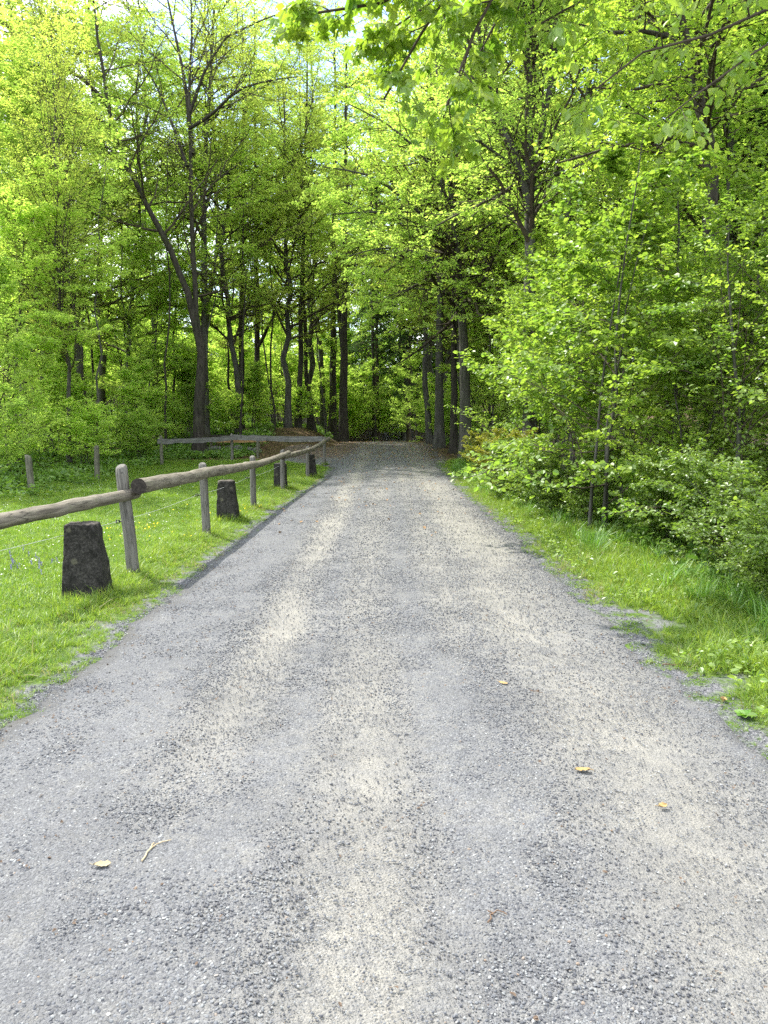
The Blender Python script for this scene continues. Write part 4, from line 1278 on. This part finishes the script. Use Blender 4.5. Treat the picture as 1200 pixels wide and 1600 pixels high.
overhang('beech_tree', 'beech whose leafy twigs droop into the top right corner', (7.4, 8.2), 14, .2, [
    ([[7.4, 8.2, 7.2], [6.2, 7.9, 7.4], at(1260, -30, 7.5), at(1150, 40, 7.4), at(1050, 60, 7.3), at(980, 100, 7.2), at(930, 140, 7.2)], .035, 10, .75, .3),
    ([[7.4, 8.2, 6.6], [6.4, 7.8, 6.9], at(1280, 20, 7.3), at(1170, 90, 7.2), at(1100, 130, 7.1), at(1040, 185, 7.0)], .03, 7, .7, .25),
    ([[7.4, 8.2, 7.8], [6.0, 8.0, 8.0], at(1200, -110, 8), at(1050, -50, 8), at(960, -10, 8), at(880, 10, 8), at(820, 50, 8)], .035, 14, .75, .3)],
    601, 'beech_leaf', 'oval', .085, n1=14, per=6, droop=.8)


# ------------------------------------------------------------------ fences, stones
def wood_mat(name, c1, c2, c3, sc=(40, 40, 2.5)):
    m, N, L = new_mat(name)
    out = N.new('ShaderNodeOutputMaterial')
    bs = node(N, 'ShaderNodeBsdfPrincipled', in_Roughness=.82)
    bs.inputs['Specular IOR Level'].default_value = .2
    tc = N.new('ShaderNodeTexCoord')
    mp = N.new('ShaderNodeMapping'); mp.inputs['Scale'].default_value = sc
    L.new(tc.outputs['Object'], mp.inputs['Vector'])
    n1 = noise(N, L, mp.outputs[0], 1.0, 6, .65, .3)
    n2 = noise(N, L, tc.outputs['Object'], 5, 5, .6)
    c = ramp(N, L, n1, [(.28, c1), (.5, c2), (.75, c3)])
    c = mixc(N, L, mth(N, L, 'MULTIPLY', ramp(N, L, n2, [(.5, 0.0), (.7, 1.0)]), .45), c, tuple(.55 * a for a in c2))
    mp2 = N.new('ShaderNodeMapping'); mp2.inputs['Scale'].default_value = tuple(.8 * a for a in sc)
    L.new(tc.outputs['Object'], mp2.inputs['Vector'])
    crk = node(N, 'ShaderNodeTexVoronoi', in_Scale=1.0); crk.feature = 'DISTANCE_TO_EDGE'
    L.new(mp2.outputs[0], crk.inputs['Vector'])
    cf = mth(N, L, 'MULTIPLY', ramp(N, L, crk.outputs['Distance'], [(.0, 1.0), (.05, 0.0)]), ramp(N, L, n2, [(.38, .0), (.55, 1.0)]))
    c = mixc(N, L, mth(N, L, 'MULTIPLY', cf, .85), c, tuple(.35 * a for a in c1))
    c = mixc(N, L, mth(N, L, 'MULTIPLY', ramp(N, L, noise(N, L, tc.outputs['Object'], 13, 4, .6), [(.58, 0.0), (.68, 1.0)]), .35), c, (.10, .115, .06))
    L.new(c, bs.inputs['Base Color'])
    bp = node(N, 'ShaderNodeBump', in_Strength=.7, in_Distance=.012)
    L.new(n1, bp.inputs['Height']); L.new(bp.outputs[0], bs.inputs['Normal'])
    L.new(bs.outputs[0], out.inputs['Surface'])
    return m


M['post'] = wood_mat('weathered_post', (.05, .046, .04), (.135, .127, .11), (.22, .208, .18))
M['rail'] = wood_mat('debarked_rail', (.06, .05, .038), (.165, .145, .112), (.27, .24, .19), (2.5, 30, 30))
M['old_post'] = wood_mat('mossy_post', (.06, .058, .042), (.13, .125, .09), (.20, .19, .14))
M['endgrain'] = plain_mat('dark_end_grain', (.012, .010, .008), (.05, .042, .034), 40)
M['black'] = plain_mat('black_plastic', (.012, .012, .013), (.02, .02, .02), 10, .45, .05)
M['wire'] = plain_mat('fence_wire', (.5, .52, .5), (.6, .6, .58), 10, .5, .02)


def resample_line(pts, k):
    pts = np.array(pts, float)
    d = np.concatenate([[0], np.cumsum(np.linalg.norm(np.diff(pts, axis=0), axis=1))])
    u = np.linspace(0, d[-1], k)
    return np.stack([np.interp(u, d, pts[:, i]) for i in range(3)], -1)


def post_mesh(h, r, seed, mat, slant=.25):
    rng = np.random.default_rng(seed)
    z = np.array([-.25, 0, .15, .35, .55, .75, .92, .985, 1.0]) * h
    rr = r * np.array([1.03, 1.0, 1.0, .98, .97, .96, .95, .88, .62])
    k, s = len(z), 14
    th = np.linspace(0, 2 * PI, s, endpoint=False)
    ph = rng.uniform(0, 6.28, 3)
    lump = 1 + .035 * np.sin(3 * th + ph[0]) + .025 * np.sin(5 * th + ph[1])
    V = np.zeros((k, s, 3))
    V[..., 0] = rr[:, None] * np.cos(th) * lump
    V[..., 1] = rr[:, None] * np.sin(th) * lump
    V[..., 2] = z[:, None] + (np.arange(k) >= k - 2)[:, None] * slant * r * np.cos(th + ph[2])
    V[..., :2] += rng.normal(0, .0025, (k, 1, 2))
    b = Bag()
    idx = np.arange(k * s).reshape(k, s); nx = np.roll(idx, -1, 1)
    b.add(V, np.stack([idx[:-1], nx[:-1], nx[1:], idx[1:]], -1).reshape(-1, 4))
    ring = V[-1]; c = ring.mean(0)
    a = np.arange(s)
    b.add(np.vstack([ring, c]), np.stack([a, np.roll(a, -1), np.full(s, s)], -1))
    return b.mesh('post', [mat], True, False)


def rail_parts(pts, r0, r1, seed):
    """a debarked pole with knots and long facets; local x runs along the pole"""
    rng = np.random.default_rng(seed)
    a, e = np.array(pts[0], float), np.array(pts[-1], float)
    k, s = 46, 16
    P = resample_line(pts, k)
    u = np.linspace(0, 1, k)
    Lr = np.linalg.norm(e - a)
    x = unit((e - a)[None])[0]; y = unit(np.cross([0, 0, 1.], x)[None])[0]; z = np.cross(x, y)
    rot = np.stack([x, y, z], 1)
    Q = (P - a) @ rot
    Q[:, 1:] += np.cumsum(rng.normal(0, .0035, (k, 2)), 0)
    th = np.linspace(0, 2 * PI, s, endpoint=False)
    ph = rng.uniform(0, 6.28, 4)
    rr = (r0 + (r1 - r0) * u)[:, None] * (1 + .03 * np.sin(2 * th + ph[0]) + .03 * np.sin(3 * th + ph[1] + 3 * u[:, None]) + .025 * np.sin(u * Lr * 5 + ph[2])[:, None])
    rr = rr * (1 + .012 * rng.normal(size=rr.shape))
    for _ in range(int(Lr * 2.5)):
        i, j = rng.integers(2, k - 2), rng.integers(0, s)
        rr[i, j] *= 1.16; rr[i, (j + 1) % s] *= 1.06; rr[i - 1, j] *= 1.06
    for _ in range(int(Lr * .8)):
        i = rng.integers(3, k - 3); rr[i] *= .955
    V = np.stack([np.repeat(Q[:, :1], s, 1), Q[:, 1:2] + rr * np.cos(th), Q[:, 2:3] + rr * np.sin(th)], -1)
    b = Bag()
    idx = np.arange(k * s).reshape(k, s); nx = np.roll(idx, -1, 1)
    b.add(V, np.stack([idx[:-1], idx[1:], nx[1:], nx[:-1]], -1).reshape(-1, 4))
    body = b.mesh('rail', [M['rail']], True, False)
    ends = []
    for i, sg in ((0, -1), (k - 1, 1)):
        c = Bag()
        ring = V[i] + np.array([sg * .002, 0, 0]); ctr = ring.mean(0)
        aa = np.arange(s)
        f = np.stack([aa, np.roll(aa, -1), np.full(s, s)], -1)
        c.add(np.vstack([ring, ctr + np.array([sg * .006, 0, 0])]), f if sg > 0 else f[:, ::-1])
        ends.append(c.mesh('end_grain', [M['endgrain']], False, False))
    from mathutils import Matrix
    Mx = Matrix(rot.tolist()).to_4x4()
    return body, ends, a, Mx.to_euler()


fence_posts = [(-4.45, 2.2)] + [tuple(ground_at(*p)[:2]) for p in ((210, 903), (323, 839), (396, 796), (442, 768), (481, 748), (507, 727))]
fo = fence_posts[1]
fence = thing('paddock_fence', 'weathered round-pole fence running along the left edge of the gravel road', 'fence', (fo[0], fo[1], hz(*fo)))
FB = np.array(fence.location)
tops = [1.12, 1.20, 1.06, 1.02, 1.0, .94, 1.0]
prad = [.065, .066, .060, .058, .058, .056, .055]
leans = [(0, 0), (-.02, -.075), (0, -.035), (0, -.01), (0, .0), (0, 0), (0, 0)]
posts_w = []
for i, (x, y) in enumerate(fence_posts):
    z = hz(x, y)
    posts_w.append((x, y, z))
    obj('post', post_mesh(tops[i], prad[i], 700 + i, M['post']), fence, np.array([x, y, z]) - FB, (leans[i][0], leans[i][1], R.uniform(0, 6.28)))


def on_post(i, h, off=0.0, dy=0.0):
    x, y, z = posts_w[i]
    return np.array([x + off + leans[i][1] * h, y + dy, z + h])


rails = [([on_post(0, .77, .10), on_post(1, .885, .06, .12)], .088, .062),
         ([on_post(1, .985, .20, -.12), on_post(2, .93, .13), on_post(3, .86, .13), on_post(4, .885, .11, .35)], .083, .058),
         ([on_post(4, .86, .10, -.7), on_post(5, .86, .12), on_post(6, .93, .1, .25)], .062, .066)]
for i, (pts, r0, r1) in enumerate(rails):
    body, ends, loc, rot = rail_parts(pts, r0, r1, 720 + i)
    rr_ = obj('rail', body, fence, loc - FB, rot)
    for e_ in ends:
        obj('end_grain', e_, rr_)
# electric wire on black ring insulators
ins = []
for i in range(0, 5):
    h = .62 if i else .60
    p = on_post(i, h * .98, -.10, -.02)
    ins.append(p)
    b = Bag()
    th = np.linspace(0, 2 * PI, 13)
    ring = np.stack([.018 * np.cos(th), 0 * th, .018 * np.sin(th)], -1)
    tubes(b, ring[None], np.full((1, 13), .0075), 6)
    tubes(b, np.array([[[.018, 0, 0], [.05, 0, 0], [.10, .0, 0]]]), np.array([[.007, .005, .005]]), 6, cap=True)
    obj('insulator', b.mesh('insulator', [M['black']], True, False), fence, p - FB)
b = Bag()
wl_ = []
for a, e in zip(ins[:-1], ins[1:]):
    s = np.linspace(0, 1, 10)[:, None]
    q = a + (e - a) * s
    q[:, 2] -= .03 * np.linalg.norm(e - a) / 4 * (4 * s[:, 0] * (1 - s[:, 0]))
    wl_.append(q)
tubes(b, np.array(wl_) - FB, np.full((len(wl_), 10), .0022), 5)
obj('wire', b.mesh('wire', [M['wire']], True, False), fence)

# cross fence at the end of the paddock
c0 = posts_w[-1]
cp = [ground_at(253, 728), ground_at(363, 719), ground_at(403, 716)]
cross = thing('cross_fence', 'plank-railed fence closing the far end of the paddock', 'fence', tuple(cp[0]))
CB = np.array(cross.location)
for i, p in enumerate(cp):
    obj('post', post_mesh((1.05, .98, .85)[i], (.062, .055, .055)[i], 740 + i, M['old_post'] if i != 1 else M['post']), cross, p - CB, (0, 0, i))


def plank(a, e, hh, th, seed, mat, name='plank'):
    rng = np.random.default_rng(seed)
    a, e = np.array(a, float), np.array(e, float)
    k = 20
    x = unit((e - a)[None])[0]; y = unit(np.cross([0, 0, 1.], x)[None])[0]; z = np.cross(x, y)
    Lr = np.linalg.norm(e - a)
    u = np.linspace(0, Lr, k)
    zt = hh / 2 * (1 + .1 * rng.normal(size=k)); zb = -hh / 2 * (1 + .12 * rng.normal(size=k))
    sag = -.03 * np.sin(np.linspace(0, PI, k))
    sec = np.stack([np.stack([u, np.full(k, -th / 2), zb + sag], -1), np.stack([u, np.full(k, th / 2), zb + sag], -1),
                    np.stack([u, np.full(k, th / 2.2), zt + sag], -1), np.stack([u, np.full(k, -th / 2.2), zt + sag], -1)], 1)
    b = Bag()
    idx = np.arange(k * 4).reshape(k, 4); nx = np.roll(idx, -1, 1)
    b.add(sec, np.stack([idx[:-1], nx[:-1], nx[1:], idx[1:]], -1).reshape(-1, 4))
    b.add(sec[0], np.array([[3, 2, 1, 0]])); b.add(sec[-1], np.array([[0, 1, 2, 3]]))
    from mathutils import Matrix
    return b.mesh(name, [mat], False, False), a, Matrix(np.stack([x, y, z], 1).tolist()).to_euler()


M['plank'] = wood_mat('grey_plank', (.06, .06, .056), (.14, .137, .127), (.22, .213, .195), (2.5, 30, 40))
me, loc, rot = plank(cp[0] + [-.1, -.09, .86], cp[1] + [.3, -.08, .84], .17, .05, 1, M['plank'])
obj('rail', me, cross, loc - CB, rot)
me, loc, rot = plank(cp[1] + [.1, -.14, .86], np.array([c0[0] - .06, c0[1] + .02, c0[2] + .93]), .19, .05, 2, M['plank'])
obj('rail', me, cross, loc - CB, rot)

# old posts standing in the shade along the far side of the paddock
for px, py, h, lab in ((50, 770, .86, 'leaning mossy post in the shaded undergrowth, nearest the left edge'), (152, 751, .98, 'upright mossy post in the shaded undergrowth left of the cross fence')):
    g = ground_at(px, py)
    o = obj('fence_post', post_mesh(h, .075, 760 + px, M['old_post']), None, g, (.02, -.05 if px < 100 else .02, .3), label=lab, category='post', group='old posts along the wood edge')


# granite marker stones
def granite_mat():
    m, N, L = new_mat('lichened_granite')
    out = N.new('ShaderNodeOutputMaterial')
    bs = node(N, 'ShaderNodeBsdfPrincipled', in_Roughness=.93)
    bs.inputs['Specular IOR Level'].default_value = .15
    tc = N.new('ShaderNodeTexCoord')
    v = tc.outputs['Object']
    n1 = noise(N, L, v, 11, 6, .7); n2 = noise(N, L, v, 55, 4, .7); n3 = noise(N, L, v, 6, 5, .6, .5)
    c = ramp(N, L, n2, [(.3, (0.011, 0.011, 0.010)), (.52, (0.040, 0.037, 0.032)), (.75, (0.098, 0.092, 0.081))])
    c = mixc(N, L, mth(N, L, 'MULTIPLY', ramp(N, L, n1, [(.48, 0.0), (.62, 1.0)]), .8), c, (0.009, 0.009, 0.007))
    vo = node(N, 'ShaderNodeTexVoronoi', in_Scale=4.0); L.new(v, vo.inputs['Vector'])
    li = ramp(N, L, mth(N, L, 'ADD', vo.outputs['Distance'], mth(N, L, 'MULTIPLY', n1, .25)), [(.19, 1.0), (.25, 0.0)])
    c = mixc(N, L, mth(N, L, 'MULTIPLY', li, .55), c, (0.130, 0.124, 0.079))
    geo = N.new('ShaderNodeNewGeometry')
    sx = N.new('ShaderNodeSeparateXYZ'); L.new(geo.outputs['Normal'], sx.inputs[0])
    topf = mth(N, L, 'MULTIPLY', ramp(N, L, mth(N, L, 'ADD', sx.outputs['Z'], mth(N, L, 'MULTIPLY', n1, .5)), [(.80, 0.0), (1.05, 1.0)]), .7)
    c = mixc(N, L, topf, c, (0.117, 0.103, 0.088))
    L.new(c, bs.inputs['Base Color'])
    bp = node(N, 'ShaderNodeBump', in_Strength=.9, in_Distance=.02)
    L.new(mth(N, L, 'ADD', n1, mth(N, L, 'MULTIPLY', n2, .6)), bp.inputs['Height']); L.new(bp.outputs[0], bs.inputs['Normal'])
    L.new(bs.outputs[0], out.inputs['Surface'])
    return m


M['granite'] = granite_mat()


def stone_block(w0, w1, d0, d1, h, seed, shear=0.0):
    """tapered rough block with worn edges"""
    rng = np.random.default_rng(seed)
    n, k = 10, 14
    q = np.linspace(-1, 1, n)
    per = np.concatenate([np.stack([q[:-1], -np.ones(n - 1)], -1), np.stack([np.ones(n - 1), q[:-1]], -1),
                          np.stack([-q[:-1], np.ones(n - 1)], -1), np.stack([-np.ones(n - 1), -q[:-1]], -1)])
    rnd = np.linalg.norm(per, axis=1)
    per = per * np.where(rnd > 1.3, 1.3 / rnd, 1.0)[:, None] ** .6
    m = len(per)
    rings = []
    for j in range(k):
        t = j / (k - 1)
        f = 1.0 if t < .95 else .97
        wx = (w0 + (w1 - w0) * t) / 2 * f; wy = (d0 + (d1 - d0) * t) / 2 * f
        r_ = np.stack([per[:, 0] * wx + shear * t, per[:, 1] * wy, np.full(m, -.12 + (h + .12) * t)], -1)
        r_ += rng.normal(0, .0055, r_.shape)
        r_[:, :2] *= 1 + .02 * np.sin(4 * t + per[:, :1] * 2 + seed)
        rings.append(r_)
    for sc_, up in ((.90, .014), (.6, .02), (.25, .018)):
        r_ = rings[k - 1].copy(); c = r_.mean(0)
        r_ = c + (r_ - c) * sc_; r_[:, 2] = h + up + rng.normal(0, .005, m)
        rings.append(r_)
    V = np.array(rings)
    kk = len(V)
    idx = np.arange(kk * m).reshape(kk, m); nx = np.roll(idx, -1, 1)
    b = Bag()
    b.add(V, np.stack([idx[:-1], nx[:-1], nx[1:], idx[1:]], -1).reshape(-1, 4))
    ring = V[-1]
    a = np.arange(m)
    b.add(np.vstack([ring, ring.mean(0)]), np.stack([a, np.roll(a, -1), np.full(m, m)], -1))
    return b.mesh('marker_stone', [M['granite']], True, False)


for (px, py, w0, w1, h, sh, lab) in ((133, 940, .43, .285, .715, -.035, 'largest dark granite marker stone, lichen-spotted, left of the nearest fence post'),
                                     (355, 816, .39, .27, .68, -.02, 'black granite marker stone standing between the second and third fence posts'),
                                     (438, 766, .34, .29, .64, 0, 'squat dark marker stone behind the fourth fence post'),
                                     (486, 747, .36, .24, .68, -.02, 'farthest dark marker stone near the end of the pole fence')):
    g = ground_at(px, py)
    obj('marker_stone', stone_block(w0, w1, w0 * .85, w1 * .85, h, 800 + px, sh), None, (g[0], g[1] + w0 * .25, g[2]), (0, 0, R.uniform(-.12, .12)), label=lab, category='stone',
        group='granite marker stones along the fence')

# grass grown up round the feet of the stones and posts
bxy = []
for o_, r_, n_ in [(o, .27, 46) for o in COL.objects if o.name.startswith('marker_stone')] + [(Vector(p), .08, 14) for p in posts_w]:
    p_ = o_.location if hasattr(o_, 'location') else o_
    a_ = R.uniform(0, 2 * PI, n_); q_ = r_ * R.uniform(.85, 1.45, n_)
    bxy.append(np.stack([p_[0] + q_ * np.cos(a_), p_[1] + q_ * np.sin(a_) * .95], -1))
bxy = np.concatenate(bxy)
scatter('base_grass', *place(bxy[:, 0], bxy[:, 1], R.uniform(.5, 1.2, len(bxy)), .2), R.integers(0, 6, len(bxy)), g_long)

# log barrier with boulders behind the cross fence
bx = at(367, 690, 33)
lb = thing('log_barrier', 'low barrier of a dark log above a tan board behind the cross fence', 'barrier', (bx[0], 33, hz(bx[0], 33)))
LBp = np.array(lb.location)
M['tan_board'] = wood_mat('tan_board', (.22, .13, .055), (.36, .22, .10), (.46, .30, .15), (2.5, 30, 40))
b = Bag()
a_, e_ = at(316, 682, 33) - LBp, at(418, 683, 33) - LBp
tubes(b, resample_line([a_, e_], 10)[None], np.full((1, 10), .075), 9, cap=True, rough=.04)
obj('log', b.mesh('log', [M['dark_bark']], True, False), lb)
me, loc, rot = plank(at(318, 688, 33.02), at(416, 688, 33.02), .14, .05, 5, M['tan_board'])
obj('board', me, lb, loc - LBp, rot)
for px in (330, 404):
    g = at(px, 700, 33.1)
    obj('post', post_mesh(max(.3, at(px, 684, 33.1)[2] - hz(g[0], 33.1)), .06, 900 + px, M['old_post']), lb, np.array([g[0], 33.1, hz(g[0], 33.1)]) - LBp)
M['boulder'] = plain_mat('mossy_boulder', (.05, .052, .04), (.16, .16, .14), 7, .95, .8, .03)
for i, (px, w) in enumerate(((322, .42), (338, .5), (355, .46), (372, .55), (388, .45), (401, .4))):
    rng = np.random.default_rng(930 + i)
    g = at(px, 700, 32.2)
    x0, y0 = g[0], 32.2 + rng.uniform(-.2, .3)
    th, ph = np.meshgrid(np.linspace(0, 2 * PI, 12, endpoint=False), np.linspace(.05, PI - .05, 8))
    rr = w / 2 * (1 + .14 * rng.normal(size=th.shape))
    V = np.stack([1.2 * rr * np.sin(ph) * np.cos(th), rr * np.sin(ph) * np.sin(th), .72 * rr * np.cos(ph)], -1)
    idx = np.arange(96).reshape(8, 12); nx = np.roll(idx, -1, 1)
    bb = Bag(); bb.add(V, np.stack([idx[:-1], idx[1:], nx[1:], nx[:-1]], -1).reshape(-1, 4))
    obj('boulder', bb.mesh('boulder', [M['boulder']], True, False), None, (x0, y0, hz(x0, y0) + w * .22), (0, 0, rng.uniform(0, 3)),
        label='mossy grey boulder lying under the log barrier behind the cross fence', category='boulder', group='boulders under the log barrier')


# ------------------------------------------------------------------ single small things on and by the road
M['tan_leaf'] = plain_mat('tan_dry_leaf', (0.250, 0.160, 0.060), (0.330, 0.230, 0.100), 60, .75, .4, .004)
M['pale_leaf'] = plain_mat('pale_dry_leaf', (0.260, 0.210, 0.120), (0.340, 0.290, 0.190), 60, .75, .4, .004)


def dry_leaf(seed, L_, W, mat, curl):
    rng = np.random.default_rng(seed)
    nx, ny = 9, 5
    u = np.linspace(0, 1, nx); v = np.linspace(-1, 1, ny)
    U, Vv = np.meshgrid(u, v, indexing='ij')
    wid = W * np.sin(np.clip(U * PI, 0, PI)) ** .6 * (1 + .12 * rng.normal(size=(nx, 1)))
    X = (U - .5) * L_; Y = Vv * wid / 2
    Z = curl * ((Vv * .9) ** 2 + (U - .5) ** 2 * 1.6) * W + rng.normal(0, .0015, U.shape)
    idx = np.arange(nx * ny).reshape(nx, ny)
    F = np.stack([idx[:-1, :-1], idx[1:, :-1], idx[1:, 1:], idx[:-1, 1:]], -1).reshape(-1, 4)
    b = Bag(); b.add(np.stack([X, Y, Z], -1), F)
    tubes(b, np.array([[[-.5 * L_, 0, .003], [-.62 * L_, .004, .004], [-.72 * L_, .012, .002]]]), np.array([[.0016, .0013, .001]]), 4)
    return b.mesh('fallen_leaf', [mat], True, False)


for px, py, L_, W, mat, rz, curl, lab in (
        (160, 1360, .062, .034, 'pale_leaf', .2, .22, 'pale dry leaf lying on the left gravel in the foreground'),
        (910, 1209, .072, .042, 'tan_leaf', 3.0, .15, 'largest tan dry leaf on the right side of the road'),
        (1035, 1266, .046, .03, 'tan_leaf', .5, .2, 'small tan leaf on the dusty right wheel track'),
        (786, 1071, .065, .026, 'tan_leaf', -.6, .12, 'long faded leaf on the gravel right of centre'),
        (1130, 1098, .055, .04, 'tan_leaf', 1.2, .35, 'curled orange leaf at the ragged right verge')):
    g = ground_at(px, py)
    obj('fallen_leaf', dry_leaf(px, L_, W, M[mat], curl), None, g + [0, 0, .012], (.1, .05, rz), label=lab, category='leaf', group='single dry leaves on the road')

M['dry_twig'] = plain_mat('dry_twig', (.30, .23, .13), (.5, .41, .26), 40)
M['brown_twig'] = plain_mat('brown_twig', (.09, .06, .04), (.18, .12, .08), 40)
for paths, r, mat, lab in (
        ([[(222, 1352), (232, 1338), (243, 1325), (268, 1318)], [(236, 1334), (240, 1322)]], .0035, 'dry_twig', 'forked straw-coloured twig on the left gravel'),
        ([[(762, 1448), (768, 1438), (778, 1428), (792, 1436)], [(771, 1434), (762, 1428)]], .003, 'brown_twig', 'small forked brown twig near the bottom centre of the road'),
        ([[(828, 1082), (848, 1086)], [(838, 1084), (842, 1082)]], .003, 'brown_twig', 'short dark twig beside the long faded leaf'),
        ([[(1035, 1041), (1060, 1043), (1072, 1042)], [(1055, 1043), (1062, 1039)]], .006, 'brown_twig', 'thin brown stick beside the grass patch on the right')):
    P0 = ground_at(*paths[0][0]) + [0, 0, .012]
    b = Bag()
    for p in paths:
        pts = resample_line([ground_at(*q) + [0, 0, .012] - P0 for q in p], 7)
        pts[1:-1] += R.normal(0, .003, (5, 3)) * [1, 1, .5]
        tubes(b, pts[None], (r * np.linspace(1, .5, 7))[None], 5, cap=True)
    obj('twig', b.mesh('twig', [M[mat]], True, False), None, P0, label=lab, category='twig', group='twigs lying on the road')

for px, py, s, key, lab in ((925, 862, 1.0, 0, 'tall pale grass tuft standing at the foot of the brightest sapling'),
                            (1095, 945, .95, 1, 'dense dark green grass tuft on the right verge before the bramble'),
                            (1185, 1015, .8, 2, 'leafy grass tuft at the right edge of the frame beside the gravel')):
    g = ground_at(px, py)
    me = blades(70, .18, .48 if key == 0 else .34, .12, .0045, .55, np.random.default_rng(960 + key), M['deep_grass'], 'grass_tuft', 5)
    obj('grass_tuft', me, None, g, (0, 0, 0), s, label=lab, category='grass tuft')
g = ground_at(1165, 1122)
b = Bag()
a = np.arange(14) * 2.4
d = np.stack([np.cos(a), np.sin(a), .25 + 0 * a], -1)
leaves(b, np.zeros((14, 3)) + [0, 0, .015], d, np.tile([0, 0, 1.], (14, 1)) + R.normal(0, .2, (14, 3)), R.uniform(.045, .08, 14), 'oval', R.random(14))
obj('weed_rosette', b.mesh('weed_rosette', [M['deep_grass']]), None, g, label='flat leafy weed rosette in the gravel at the right edge', category='weed')
